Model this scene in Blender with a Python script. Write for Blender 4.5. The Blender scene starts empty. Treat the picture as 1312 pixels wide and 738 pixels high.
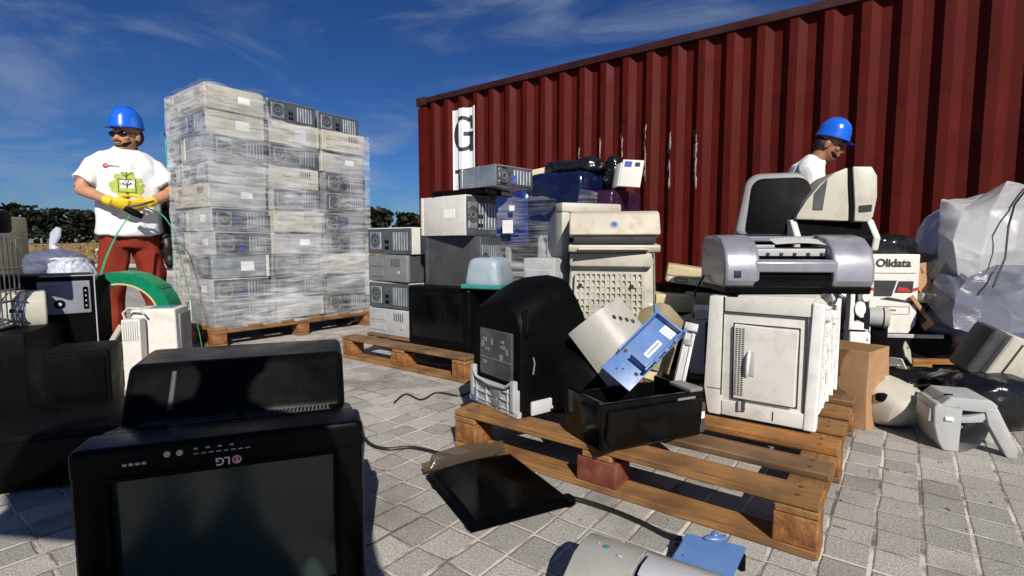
import bpy, bmesh, math, random
from mathutils import Vector, Matrix, Euler, noise
from mathutils.bvhtree import BVHTree
R = math.radians
random.seed(7)
S = bpy.context.scene
COL = S.collection
CAM_H = .75
FPX = 665.
PITCH = math.atan(56/665.)
# the paved lot, the container and the pallets share one pair of axes
E1 = Vector((.604, .797, 0))        # along the paving, away to the right
E2 = Vector((-.797, .604, 0))       # along the paving, away to the left
YAW = R(-37.15)

def ray(px, py):
    u = (px-656)/FPX; v = (369-py)/FPX
    return Vector((u, math.cos(PITCH)+v*math.sin(PITCH), -math.sin(PITCH)+v*math.cos(PITCH)))
def at(px, py, Y):
    d = ray(px, py); k = Y/d.y
    return Vector((d.x*k, Y, CAM_H+d.z*k))
def gp(px, py, z=0.):
    d = ray(px, py); k = (z-CAM_H)/d.z
    return Vector((d.x*k, d.y*k, z))

# ------------------------------------------------------------------ materials
MATS = {}
def mat(name, col, rough=.5, var=.18, scale=6., bump=0., bscale=60., spec=.5, metal=0., dirt=None, alpha=None, coat=0., fine=.0, rvar=.15):
    if name in MATS: return MATS[name]
    m = bpy.data.materials.new(name); m.use_nodes = True
    nt = m.node_tree; N = nt.nodes; L = nt.links
    p = N['Principled BSDF']
    p.inputs['Roughness'].default_value = rough
    p.inputs['Metallic'].default_value = metal
    p.inputs['Specular IOR Level'].default_value = spec
    p.inputs['Coat Weight'].default_value = coat
    tc = N.new('ShaderNodeTexCoord')
    n = N.new('ShaderNodeTexNoise'); n.inputs['Scale'].default_value = scale; n.inputs['Detail'].default_value = 6; n.inputs['Roughness'].default_value = .62
    L.new(tc.outputs['Object'], n.inputs['Vector'])
    mr = N.new('ShaderNodeMapRange'); mr.inputs[1].default_value = .3; mr.inputs[2].default_value = .7
    mr.inputs[3].default_value = 1-var; mr.inputs[4].default_value = 1+var
    L.new(n.outputs['Fac'], mr.inputs['Value'])
    mx = N.new('ShaderNodeMix'); mx.data_type = 'RGBA'; mx.blend_type = 'MULTIPLY'; mx.inputs[0].default_value = 1
    mx.inputs[6].default_value = (*col, 1)
    L.new(mr.outputs[0], mx.inputs[7])
    out = mx.outputs[2]
    if fine:
        n3 = N.new('ShaderNodeTexNoise'); n3.inputs['Scale'].default_value = 420; n3.inputs['Detail'].default_value = 2
        L.new(tc.outputs['Object'], n3.inputs['Vector'])
        m3 = N.new('ShaderNodeMapRange'); m3.inputs[1].default_value = .35; m3.inputs[2].default_value = .65; m3.inputs[3].default_value = 1-fine; m3.inputs[4].default_value = 1+fine
        L.new(n3.outputs['Fac'], m3.inputs['Value'])
        x3 = N.new('ShaderNodeMix'); x3.data_type = 'RGBA'; x3.blend_type = 'MULTIPLY'; x3.inputs[0].default_value = 1
        L.new(out, x3.inputs[6]); L.new(m3.outputs[0], x3.inputs[7]); out = x3.outputs[2]
    if dirt:
        dc, amt, ds = dirt
        n2 = N.new('ShaderNodeTexNoise'); n2.inputs['Scale'].default_value = ds; n2.inputs['Detail'].default_value = 9; n2.inputs['Roughness'].default_value = .7
        L.new(tc.outputs['Object'], n2.inputs['Vector'])
        r2 = N.new('ShaderNodeMapRange'); r2.inputs[1].default_value = .5; r2.inputs[2].default_value = .72; r2.inputs[3].default_value = 0; r2.inputs[4].default_value = amt
        L.new(n2.outputs['Fac'], r2.inputs['Value'])
        m2 = N.new('ShaderNodeMix'); m2.data_type = 'RGBA'
        L.new(r2.outputs[0], m2.inputs[0]); L.new(out, m2.inputs[6]); m2.inputs[7].default_value = (*dc, 1)
        out = m2.outputs[2]
    L.new(out, p.inputs['Base Color'])
    if rvar:
        rr = N.new('ShaderNodeMapRange'); rr.inputs[1].default_value = .3; rr.inputs[2].default_value = .7
        rr.inputs[3].default_value = max(.03, rough-rvar); rr.inputs[4].default_value = min(1, rough+rvar)
        L.new(n.outputs['Fac'], rr.inputs['Value']); L.new(rr.outputs[0], p.inputs['Roughness'])
    if bump:
        nb = N.new('ShaderNodeTexNoise'); nb.inputs['Scale'].default_value = bscale; nb.inputs['Detail'].default_value = 5
        L.new(tc.outputs['Object'], nb.inputs['Vector'])
        b = N.new('ShaderNodeBump'); b.inputs['Strength'].default_value = bump; b.inputs['Distance'].default_value = .01
        L.new(nb.outputs['Fac'], b.inputs['Height']); L.new(b.outputs[0], p.inputs['Normal'])
    MATS[name] = m
    return m

GR = (.16, .13, .10)
M = {}
M['cream'] = mat('cream_plastic', (.44, .425, .365), .45, .10, 5, dirt=(GR, .5, 7), fine=.05, bump=.08, bscale=250)
M['yellowed'] = mat('yellowed_plastic', (.46, .40, .24), .45, .14, 6, dirt=(GR, .55, 9), fine=.05)
M['beige'] = mat('beige_plastic', (.40, .385, .315), .5, .10, 5, dirt=(GR, .5, 8), fine=.05)
M['white'] = mat('offwhite_plastic', (.60, .59, .555), .42, .07, 4, dirt=((.22, .2, .17), .4, 9), fine=.04)
M['white2'] = mat('white_plastic', (.74, .74, .73), .4, .06, 4, dirt=((.3, .28, .25), .35, 10))
M['seam'] = mat('seam_shadow_line', (.02, .02, .02), .7, .1)
M['lgrey'] = mat('light_grey_plastic', (.36, .37, .38), .45, .10, 5, dirt=(GR, .4, 8), fine=.05)
M['grey'] = mat('grey_plastic', (.17, .175, .18), .45, .12, 6, dirt=(GR, .4, 10))
M['dgrey'] = mat('dark_grey_plastic', (.045, .046, .05), .45, .15, 6, dirt=((.1, .09, .08), .3, 12))
M['black'] = mat('black_plastic', (.0026, .0026, .003), .30, .3, 6, spec=.07, dirt=((.008, .0075, .007), .3, 14), bump=.02, bscale=300)
M['matblack'] = mat('matt_black_plastic', (.0024, .0024, .0027), .5, .3, 6, spec=.06, dirt=((.006, .0055, .005), .3, 10))
M['gloss'] = mat('glossy_black_plastic', (.0024, .0024, .0024), .16, .2, 6, spec=.2, dirt=((.016, .015, .013), .22, 12))
M['navy'] = mat('navy_plastic', (.012, .016, .035), .4, .2, 6)
M['steel'] = mat('galvanised_steel', (.46, .50, .54), .38, .14, 9, metal=.75, dirt=((.2, .17, .14), .35, 12))
M['dsteel'] = mat('dark_steel', (.13, .15, .17), .42, .2, 12, metal=.6, dirt=(GR, .3, 14))
M['silver'] = mat('silver_lilac_plastic', (.23, .23, .275), .3, .08, 6, metal=.25, dirt=((.1, .1, .11), .35, 18), fine=.04)
M['silver2'] = mat('silver_panel', (.46, .465, .50), .38, .07, 8)
M['blue'] = mat('blue_plastic', (.075, .155, .36), .38, .12, 8, dirt=((.15, .17, .2), .35, 14), fine=.04)
M['dblue'] = mat('deep_blue_plastic', (.035, .075, .22), .4, .12, 8)
M['helmet'] = mat('blue_helmet_shell', (.01, .105, .58), .22, .05, 4, coat=.3, rvar=.04)
M['helmetrim'] = mat('blue_helmet_rim', (.008, .08, .45), .3, .05)
M['skin'] = mat('skin', (.40, .20, .115), .5, .12, 14, spec=.35, bump=.04, bscale=90)
M['skin2'] = mat('tanned_skin', (.27, .125, .07), .5, .12, 14, spec=.35, bump=.04, bscale=90)
M['hair'] = mat('dark_hair', (.012, .009, .007), .5, .3, 40, bump=.5, bscale=180)
M['shirt'] = mat('white_cotton', (.66, .66, .675), .85, .04, 5, bump=.3, bscale=22, spec=.2)
M['collar'] = mat('dark_collar', (.03, .03, .035), .8, .1)
M['trousers'] = mat('rust_red_cotton', (.185, .023, .011), .85, .16, 9, bump=.2, bscale=25, spec=.2, dirt=((.1, .03, .02), .4, 7))
M['glove'] = mat('yellow_glove', (.68, .44, .015), .6, .14, 18, bump=.2, bscale=60)
M['boot'] = mat('dark_leather', (.018, .013, .01), .5, .2, 12)
M['lens'] = mat('dark_lens', (.004, .004, .004), .1, .05)
M['red'] = mat('red_print', (.45, .015, .015), .6, .1)
M['print'] = mat('dark_print', (.02, .02, .022), .6, .1)
M['lime'] = mat('lime_print', (.33, .43, .07), .8, .12, 60)
M['brownp'] = mat('brown_print', (.12, .02, .01), .8, .1)
M['bluep'] = mat('blue_print', (.05, .08, .35), .8, .1)
M['paper'] = mat('white_paper', (.78, .78, .78), .8, .03)
M['label'] = mat('label_sticker', (.62, .64, .68), .5, .06)
M['strap'] = mat('green_strapping', (.005, .17, .08), .2, .12, 20, coat=.2)
M['straplite'] = mat('green_strap_band', (.02, .32, .17), .3, .1, 12)
M['copper'] = mat('pale_gold', (.5, .42, .22), .4, .1)
M['chrome'] = mat('chromed_wire', (.25, .26, .27), .25, .15, 30, metal=.9)
M['lamp_green'] = mat('bright_green_plastic', (.03, .62, .02), .3, .1)
M['cable'] = mat('black_rubber', (.008, .008, .008), .5, .2)
M['cardboard'] = mat('cardboard', (.36, .215, .115), .8, .08, 5, dirt=((.17, .1, .055), .5, 6), bump=.06, bscale=120, spec=.15)
M['bagblack'] = mat('black_bag_film', (.006, .006, .007), .2, .2, 8, spec=.55, bump=.5, bscale=18)
M['bagblue'] = mat('blue_black_film', (.008, .022, .14), .25, .3, 8, spec=.55, bump=.5, bscale=14)
M['tarp'] = mat('dark_blue_sheet', (.06, .066, .11), .42, .25, 6, spec=.4, bump=.35, bscale=10)
M['bagpale'] = mat('pale_blue_bag_film', (.40, .43, .50), .3, .12, 6, bump=.3, bscale=20)
M['bluerag'] = mat('indigo_bag_film', (.10, .11, .17), .35, .2, 6, bump=.3, bscale=20)
M['teal'] = mat('teal_trim', (.03, .2, .2), .5, .1)
M['bluegrey'] = mat('blue_grey_shell', (.25, .32, .38), .5, .1, 6, dirt=(GR, .4, 8))
M['bark'] = mat('bark', (.05, .04, .03), .9, .3, 10)

def wood_mat(name, col, seed):
    m = bpy.data.materials.new(name); m.use_nodes = True
    nt = m.node_tree; N = nt.nodes; L = nt.links; p = N['Principled BSDF']
    p.inputs['Roughness'].default_value = .75; p.inputs['Specular IOR Level'].default_value = .2
    tc = N.new('ShaderNodeTexCoord'); mp = N.new('ShaderNodeMapping'); mp.inputs['Location'].default_value = (seed, seed*.7, seed*.3)
    mp.inputs['Scale'].default_value = (1.5, 38, 38)
    L.new(tc.outputs['Object'], mp.inputs['Vector'])
    n = N.new('ShaderNodeTexNoise'); n.inputs['Scale'].default_value = 2.2; n.inputs['Detail'].default_value = 8; n.inputs['Roughness'].default_value = .65; n.inputs['Distortion'].default_value = .6
    L.new(mp.outputs[0], n.inputs['Vector'])
    cr = N.new('ShaderNodeValToRGB')
    e = cr.color_ramp.elements
    e[0].position = .28; e[0].color = (col[0]*.30, col[1]*.25, col[2]*.22, 1)
    e[1].position = .72; e[1].color = (col[0]*1.2, col[1]*1.2, col[2]*1.2, 1)
    k = cr.color_ramp.elements.new(.48); k.color = (*col, 1)
    L.new(n.outputs['Fac'], cr.inputs[0])
    n2 = N.new('ShaderNodeTexNoise'); n2.inputs['Scale'].default_value = 7; n2.inputs['Detail'].default_value = 6
    L.new(tc.outputs['Object'], n2.inputs['Vector'])
    r2 = N.new('ShaderNodeMapRange'); r2.inputs[1].default_value = .45; r2.inputs[2].default_value = .66; r2.inputs[4].default_value = .8
    L.new(n2.outputs['Fac'], r2.inputs['Value'])
    mx = N.new('ShaderNodeMix'); mx.data_type = 'RGBA'; L.new(r2.outputs[0], mx.inputs[0]); L.new(cr.outputs[0], mx.inputs[6])
    mx.inputs[7].default_value = (col[0]*.45, col[1]*.46, col[2]*.55, 1)
    # nail heads over the three stringers
    sx = N.new('ShaderNodeSeparateXYZ'); L.new(tc.outputs['Object'], sx.inputs[0])
    def mm(op, a, b_=None):
        q = N.new('ShaderNodeMath'); q.operation = op
        for i_, v_ in ((0, a), (1, b_)):
            if v_ is None: continue
            if isinstance(v_, (int, float)): q.inputs[i_].default_value = v_
            else: L.new(v_, q.inputs[i_])
        return q.outputs[0]
    ax = mm('ABSOLUTE', sx.outputs[0]); dx = mm('MINIMUM', ax, mm('ABSOLUTE', mm('SUBTRACT', ax, .535)))
    dy = mm('ABSOLUTE', mm('SUBTRACT', mm('ABSOLUTE', sx.outputs[1]), .027))
    dd = mm('SQRT', mm('ADD', mm('MULTIPLY', dx, dx), mm('MULTIPLY', dy, dy)))
    nl = N.new('ShaderNodeMapRange'); nl.inputs[1].default_value = .0035; nl.inputs[2].default_value = .009; nl.inputs[3].default_value = .92; nl.inputs[4].default_value = 0.; L.new(dd, nl.inputs['Value'])
    nm = N.new('ShaderNodeMix'); nm.data_type = 'RGBA'; L.new(nl.outputs[0], nm.inputs[0]); L.new(mx.outputs[2], nm.inputs[6]); nm.inputs[7].default_value = (.03, .022, .018, 1)
    L.new(nm.outputs[2], p.inputs['Base Color'])
    b = N.new('ShaderNodeBump'); b.inputs['Strength'].default_value = .6; b.inputs['Distance'].default_value = .004
    L.new(n.outputs['Fac'], b.inputs['Height']); L.new(b.outputs[0], p.inputs['Normal'])
    return m
WOOD = [wood_mat('pallet_wood', (.25, .130, .050), 1.), wood_mat('weathered_pallet_wood', (.185, .108, .055), 5.), wood_mat('orange_pallet_wood', (.31, .14, .042), 9.)]
WBLOCK = mat('pressed_wood_block', (.20, .085, .032), .85, .45, 22, dirt=((.34, .19, .08), .75, 26), bump=.4, bscale=120, spec=.15)
M['redblock'] = mat('red_painted_block', (.12, .022, .012), .8, .3, 14, dirt=((.22, .12, .06), .6, 10))

def film_mat(name, tint, base, amp, sc=(1.5, 1.5, 16), rough=.16):
    """stretch film: mostly see-through, with milky, glossy streaks where it is doubled or creased"""
    m = bpy.data.materials.new(name); m.use_nodes = True
    nt = m.node_tree; N = nt.nodes; L = nt.links; p = N['Principled BSDF']; out = N['Material Output']
    p.inputs['Base Color'].default_value = (*tint, 1); p.inputs['Roughness'].default_value = rough; p.inputs['Specular IOR Level'].default_value = .6
    tc = N.new('ShaderNodeTexCoord'); mp = N.new('ShaderNodeMapping'); mp.inputs['Scale'].default_value = sc; mp.inputs['Rotation'].default_value = (R(9), R(-7), 0)
    L.new(tc.outputs['Object'], mp.inputs['Vector'])
    n = N.new('ShaderNodeTexNoise'); n.inputs['Scale'].default_value = 2.4; n.inputs['Detail'].default_value = 7; n.inputs['Roughness'].default_value = .6; n.inputs['Distortion'].default_value = .8
    L.new(mp.outputs[0], n.inputs['Vector'])
    n2 = N.new('ShaderNodeTexNoise'); n2.inputs['Scale'].default_value = 2.6; n2.inputs['Detail'].default_value = 3
    L.new(tc.outputs['Object'], n2.inputs['Vector'])
    mu = N.new('ShaderNodeMath'); mu.operation = 'MULTIPLY'; L.new(n.outputs['Fac'], mu.inputs[0]); L.new(n2.outputs['Fac'], mu.inputs[1])
    r = N.new('ShaderNodeMapRange'); r.inputs[1].default_value = .16; r.inputs[2].default_value = .42; r.inputs[3].default_value = base; r.inputs[4].default_value = base+amp
    L.new(mu.outputs[0], r.inputs['Value'])
    b = N.new('ShaderNodeBump'); b.inputs['Strength'].default_value = .75; b.inputs['Distance'].default_value = .012
    L.new(n.outputs['Fac'], b.inputs['Height']); L.new(b.outputs[0], p.inputs['Normal'])
    tr = N.new('ShaderNodeBsdfTransparent'); mixs = N.new('ShaderNodeMixShader')
    L.new(r.outputs[0], mixs.inputs[0]); L.new(tr.outputs[0], mixs.inputs[1]); L.new(p.outputs[0], mixs.inputs[2])
    L.new(mixs.outputs[0], out.inputs['Surface'])
    return m
M['film'] = film_mat('clear_stretch_film', (.62, .64, .68), .03, .78)
M['film2'] = film_mat('clear_stretch_film_streaky', (.55, .57, .62), .0, .5, (1.2, 1.2, 26), .12)
M['sheet'] = film_mat('milky_plastic_sheet', (.62, .63, .66), .76, .22, (2, 2, 3), .34)
M['sheet2'] = film_mat('bluish_plastic_sheet', (.22, .235, .31), .70, .28, (2, 2, 4), .28)
M['smoked'] = film_mat('smoked_plastic', (.10, .075, .05), .82, .12, (3, 3, 3), .18)

# ------------------------------------------------------------------ builders
class B:
    """collects shapes; build() links them as ONE mesh object"""
    def __init__(s): s.bm = bmesh.new(); s.mats = []
    def mi(s, m):
        if m is None: return 0
        if m not in s.mats: s.mats.append(m)
        return s.mats.index(m)
    def _merge(s, t, m=None, mx=None):
        if mx is not None: bmesh.ops.transform(t, matrix=mx, verts=t.verts)
        i = s.mi(m) if m is not None else 0
        for f in t.faces: f.material_index = i
        me = bpy.data.meshes.new('tmp'); t.to_mesh(me); t.free()
        s.bm.from_mesh(me); bpy.data.meshes.remove(me)
        return s
    def box(s, c, d, r=.004, seg=2, rot=None, m=None, taper=None):
        t = bmesh.new(); bmesh.ops.create_cube(t, size=1)
        for v in t.verts:
            k = 1
            if taper and v.co.z > 0: v.co.x *= taper[0]; v.co.y *= taper[1]
            v.co = Vector((v.co.x*d[0], v.co.y*d[1], v.co.z*d[2]))
        r = min(r, min(d)*.45)
        if r > 0: bmesh.ops.bevel(t, geom=list(t.edges), offset=r, segments=seg, profile=.6, affect='EDGES', clamp_overlap=True)
        mx = Matrix.Translation(Vector(c))
        if rot: mx = mx @ Euler(rot).to_matrix().to_4x4()
        return s._merge(t, m, mx)
    def prism(s, pts, a, b, axis='y', r=.0, seg=2, m=None, mx=None):
        """polygon pts (u,v) extruded from a to b along axis: y -> (u,a,v); x -> (a,u,v); z -> (u,v,a)"""
        t = bmesh.new()
        f = {'y': lambda u, v, k: (u, k, v), 'x': lambda u, v, k: (k, u, v), 'z': lambda u, v, k: (u, v, k)}[axis]
        v0 = [t.verts.new(f(u, v, a)) for u, v in pts]; v1 = [t.verts.new(f(u, v, b)) for u, v in pts]
        n = len(pts)
        t.faces.new(v0); t.faces.new(v1[::-1])
        for i in range(n): t.faces.new((v0[i], v0[(i+1) % n], v1[(i+1) % n], v1[i]))
        bmesh.ops.recalc_face_normals(t, faces=t.faces)
        if r: 
            ed = [e for e in t.edges if e.calc_face_angle(0) > .6]
            bmesh.ops.bevel(t, geom=ed, offset=r, segments=seg, profile=.6, affect='EDGES', clamp_overlap=True)
        return s._merge(t, m, mx)
    def frame(s, x0, x1, z0, z1, w, y0, y1, m=None, r=.004):
        """rectangular frame in the XZ plane"""
        s.box(((x0+x1)/2, (y0+y1)/2, z1-w/2), (x1-x0, y1-y0, w), r, m=m)
        s.box(((x0+x1)/2, (y0+y1)/2, z0+w/2), (x1-x0, y1-y0, w), r, m=m)
        s.box((x0+w/2, (y0+y1)/2, (z0+z1)/2), (w, y1-y0-.001, z1-z0-2*w), r, m=m)
        s.box((x1-w/2, (y0+y1)/2, (z0+z1)/2), (w, y1-y0-.001, z1-z0-2*w), r, m=m)
        return s
    def tube(s, pts, r, n=8, m=None, cap=True):
        pts = [Vector(p) for p in pts]; rs = r if isinstance(r, (list, tuple)) else [r]*len(pts)
        return s.loft(pts, [(a, a) for a in rs], n, m)
    def loft(s, pts, rad, n=14, m=None, side=None, power=2.):
        t = bmesh.new(); pts = [Vector(p) for p in pts]; rings = []
        prev = None
        for i, p in enumerate(pts):
            d = (pts[min(i+1, len(pts)-1)]-pts[max(i-1, 0)]).normalized()
            if side is not None: sx = (Vector(side)-d*Vector(side).dot(d)).normalized()
            elif prev is None:
                a = Vector((1, 0, 0)) if abs(d.x) < .8 else Vector((0, 1, 0)); sx = (a-d*a.dot(d)).normalized()
            else: sx = (prev-d*prev.dot(d)).normalized()
            prev = sx; sy = d.cross(sx)
            ring = []
            for k in range(n):
                a = 2*math.pi*k/n; c, q = math.cos(a), math.sin(a)
                c = math.copysign(abs(c)**(2/power), c); q = math.copysign(abs(q)**(2/power), q)
                ring.append(t.verts.new(p+sx*c*rad[i][0]+sy*q*rad[i][1]))
            rings.append(ring)
        for a, b in zip(rings, rings[1:]):
            for k in range(n): t.faces.new((a[k], a[(k+1) % n], b[(k+1) % n], b[k]))
        t.faces.new(rings[0][::-1]); t.faces.new(rings[-1])
        bmesh.ops.recalc_face_normals(t, faces=t.faces)
        return s._merge(t, m)
    def cyl(s, a, b, r, n=20, m=None, r2=None, bev=0):
        return s.loft([a, b], [(r, r), (r2 or r, r2 or r)], n, m)
    def ball(s, c, d, m=None, n=16, rot=None):
        t = bmesh.new(); bmesh.ops.create_uvsphere(t, u_segments=n, v_segments=max(6, n*2//3), radius=1)
        mx = Matrix.Translation(Vector(c))
        if rot: mx = mx @ Euler(rot).to_matrix().to_4x4()
        mx = mx @ Matrix.Diagonal((d[0], d[1], d[2], 1))
        return s._merge(t, m, mx)
    def lathe(s, prof, n=28, m=None, mx=None, arc=None):
        t = bmesh.new(); rings = []
        for k in range(n):
            a = 2*math.pi*k/n
            rings.append([t.verts.new((r*math.cos(a), r*math.sin(a), z)) for r, z in prof])
        for k in range(n):
            a, b = rings[k], rings[(k+1) % n]
            for i in range(len(prof)-1): t.faces.new((a[i], b[i], b[i+1], a[i+1]))
        bmesh.ops.remove_doubles(t, verts=t.verts, dist=1e-5)
        bmesh.ops.recalc_face_normals(t, faces=t.faces)
        return s._merge(t, m, mx)
    def quad(s, pts, m=None):
        t = bmesh.new(); t.faces.new([t.verts.new(p) for p in pts]); return s._merge(t, m)
    def grid(s, fn, nu, nv, m=None, thick=0):
        """sheet from fn(u,v) -> point, u,v in 0..1; with thick > 0 it gets a real thickness"""
        t = bmesh.new(); g = [[t.verts.new(fn(i/nu, j/nv)) for j in range(nv+1)] for i in range(nu+1)]
        for i in range(nu):
            for j in range(nv): t.faces.new((g[i][j], g[i+1][j], g[i+1][j+1], g[i][j+1]))
        if thick: bmesh.ops.solidify(t, geom=list(t.faces), thickness=thick)
        return s._merge(t, m)
    def build(s, name, m=None, parent=None, loc=None, rot=None, smooth=True, angle=32):
        me = bpy.data.meshes.new(name); s.bm.to_mesh(me); s.bm.free()
        if s.mats:
            for x in s.mats: me.materials.append(x)
        else: me.materials.append(m)
        if smooth and len(me.polygons):
            me.polygons.foreach_set('use_smooth', [True]*len(me.polygons))
            me.set_sharp_from_angle(angle=R(angle))
        o = bpy.data.objects.new(name, me); COL.objects.link(o)
        if parent: o.parent = parent
        if loc is not None: o.location = loc
        if rot is not None: o.rotation_euler = rot
        return o

def tag(o, label=None, cat=None, group=None, kind=None):
    if label: o['label'] = label
    if cat: o['category'] = cat
    if group: o['group'] = group
    if kind: o['kind'] = kind
    return o
def thing(name, label, cat, loc=(0, 0, 0), rot=0., group=None):
    o = bpy.data.objects.new(name, None); COL.objects.link(o); o.empty_display_size = .1
    o.location = loc; o.rotation_euler = rot if isinstance(rot, (tuple, list, Euler)) else (0, 0, rot)
    return tag(o, label, cat, group)
def dup(o, loc=None, rot=None, label=None, group=None):
    r = o.copy(); COL.objects.link(r)
    for ch in o.children:
        c = ch.copy(); COL.objects.link(c); c.parent = r
        for g in ch.children:
            d = g.copy(); COL.objects.link(d); d.parent = c
    if loc is not None: r.location = loc
    if rot is not None: r.rotation_euler = rot if isinstance(rot, (tuple, list)) else (0, 0, rot)
    if label: r['label'] = label
    if group: r['group'] = group
    return r
def basis(x, y, z):
    """euler of the frame whose axes are x, y, z"""
    return Matrix((x, y, z)).transposed().to_euler()
def remesh(b, voxel, smooth=4, wrinkle=None):
    """fuse overlapping shapes of a builder into one continuous skin"""
    me = bpy.data.meshes.new('tmp'); b.bm.to_mesh(me); b.bm.free()
    o = bpy.data.objects.new('tmp', me); COL.objects.link(o)
    md = o.modifiers.new('r', 'REMESH'); md.mode = 'VOXEL'; md.voxel_size = voxel
    if smooth:
        sm = o.modifiers.new('s', 'SMOOTH'); sm.iterations = smooth; sm.factor = .5
    dg = bpy.context.evaluated_depsgraph_get(); dg.update()
    me2 = bpy.data.meshes.new_from_object(o.evaluated_get(dg))
    bpy.data.objects.remove(o); bpy.data.meshes.remove(me)
    n = B(); n.bm.from_mesh(me2); bpy.data.meshes.remove(me2)
    if wrinkle:
        n.bm.normal_update()
        for v in n.bm.verts: v.co += v.normal*wrinkle(v.co)
    return n
def text_bm(txt, size, bold=0., align='CENTER', depth=0., space=1.):
    cu = bpy.data.curves.new('t', 'FONT'); cu.body = txt; cu.size = size; cu.offset = bold; cu.align_x = align; cu.align_y = 'CENTER'; cu.extrude = depth; cu.space_character = space
    o = bpy.data.objects.new('t', cu); COL.objects.link(o)
    dg = bpy.context.evaluated_depsgraph_get(); dg.update()
    me = bpy.data.meshes.new_from_object(o.evaluated_get(dg)); bpy.data.objects.remove(o)
    t = bmesh.new(); t.from_mesh(me); bpy.data.meshes.remove(me)
    return t
# text lies in local XY of its own; this frame stands it on a face looking to -y
STAND = Matrix(((1, 0, 0, 0), (0, 0, -1, 0), (0, 1, 0, 0), (0, 0, 0, 1)))
# ------------------------------------------------------------------ ground
def paver_mat():
    m = bpy.data.materials.new('granite_pavers'); m.use_nodes = True
    nt = m.node_tree; N = nt.nodes; L = nt.links; p = N['Principled BSDF']
    def math_(op, a, b=None, c=None):
        n = N.new('ShaderNodeMath'); n.operation = op
        for i, x in enumerate((a, b, c)):
            if x is None: continue
            if isinstance(x, (int, float)): n.inputs[i].default_value = x
            else: L.new(x, n.inputs[i])
        return n.outputs[0]
    def noise_(vec, sc, det=4, rough=.6, out='Fac'):
        n = N.new('ShaderNodeTexNoise'); n.inputs['Scale'].default_value = sc; n.inputs['Detail'].default_value = det; n.inputs['Roughness'].default_value = rough
        L.new(vec, n.inputs['Vector']); return n.outputs[out]
    def rng(v, a, b, c, d):
        n = N.new('ShaderNodeMapRange'); n.interpolation_type = 'SMOOTHSTEP'
        for i, x in zip((1, 2, 3, 4), (a, b, c, d)): n.inputs[i].default_value = x
        L.new(v, n.inputs['Value']); return n.outputs[0]
    def mixc(f, a, b, bt='MIX'):
        n = N.new('ShaderNodeMix'); n.data_type = 'RGBA'; n.blend_type = bt
        for i, x in ((0, f), (6, a), (7, b)):
            if isinstance(x, tuple): n.inputs[i].default_value = (*x, 1)
            elif isinstance(x, (int, float)): n.inputs[i].default_value = x
            else: L.new(x, n.inputs[i])
        return n.outputs[2]
    tc = N.new('ShaderNodeTexCoord'); obj = tc.outputs['Object']
    sp = N.new('ShaderNodeSeparateXYZ')
    wob = N.new('ShaderNodeTexNoise'); wob.inputs['Scale'].default_value = 9; wob.inputs['Detail'].default_value = 3
    L.new(obj, wob.inputs['Vector'])
    vs = N.new('ShaderNodeVectorMath'); vs.operation = 'SUBTRACT'; L.new(wob.outputs['Color'], vs.inputs[0]); vs.inputs[1].default_value = (.5, .5, .5)
    vm = N.new('ShaderNodeVectorMath'); vm.operation = 'MULTIPLY_ADD'; L.new(vs.outputs[0], vm.inputs[0]); vm.inputs[1].default_value = (.012, .012, 0); L.new(obj, vm.inputs[2])
    L.new(vm.outputs[0], sp.inputs[0])
    x, y = sp.outputs[0], sp.outputs[1]
    PX, PY = .1005, .113
    q = gp(1091, 565.5); ox = (-(q.dot(E2))) % PX; q = gp(1073.5, 642); oy = q.dot(E1) % PY
    u = math_('DIVIDE', math_('SUBTRACT', x, ox), PX)
    cu = math_('FLOOR', u)
    # each column is laid a little out of step with the next
    wn = N.new('ShaderNodeTexWhiteNoise'); wn.noise_dimensions = '1D'; L.new(cu, wn.inputs['W'])
    jit = math_('MULTIPLY', math_('SUBTRACT', wn.outputs['Value'], .5), .16)
    v = math_('ADD', math_('DIVIDE', math_('SUBTRACT', y, oy), PY), jit)
    cv = math_('FLOOR', v)
    fu = math_('SUBTRACT', u, cu); fv = math_('SUBTRACT', v, cv)
    du = math_('MULTIPLY', math_('MINIMUM', fu, math_('SUBTRACT', 1., fu)), PX)
    dv = math_('MULTIPLY', math_('MINIMUM', fv, math_('SUBTRACT', 1., fv)), PY)
    # joints of uneven width, wider along the long lines
    nw = noise_(obj, 5., 3)
    wu = rng(nw, .3, .7, .0022, .0052); wv = rng(noise_(obj, 3.3, 3), .3, .7, .0012, .0036)
    ju = math_('SUBTRACT', du, wu); jv = math_('SUBTRACT', dv, wv)
    j = math_('MINIMUM', ju, jv)
    joint = rng(j, -.0008, .0012, 1., 0.)
    edge = rng(j, .0, .009, .82, 1.)
    cmb = N.new('ShaderNodeCombineXYZ'); L.new(cu, cmb.inputs[0]); L.new(cv, cmb.inputs[1])
    w2 = N.new('ShaderNodeTexWhiteNoise'); w2.noise_dimensions = '2D'; L.new(cmb.outputs[0], w2.inputs['Vector'])
    tone = rng(w2.outputs['Value'], 0, 1, .80, 1.12)
    g1 = noise_(obj, 330, 3, .75); g2 = noise_(obj, 140, 3, .7); g3 = noise_(obj, 1.1, 5)
    sp1 = rng(g1, .36, .64, .45, 1.45); sp2 = rng(g2, .35, .65, .8, 1.2); sp3 = rng(g3, .3, .7, .86, 1.1)
    k = math_('MULTIPLY', math_('MULTIPLY', sp1, sp2), math_('MULTIPLY', math_('MULTIPLY', sp3, tone), edge))
    stone = mixc(1., (.345, .332, .312), k, 'MULTIPLY')
    gro = mixc(rng(noise_(obj, 4., 5, .7), .40, .62, 0, 1), (.62, .575, .52), (.15, .115, .095))
    gro = mixc(1., gro, rng(g1, .3, .7, .75, 1.2), 'MULTIPLY')
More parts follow.
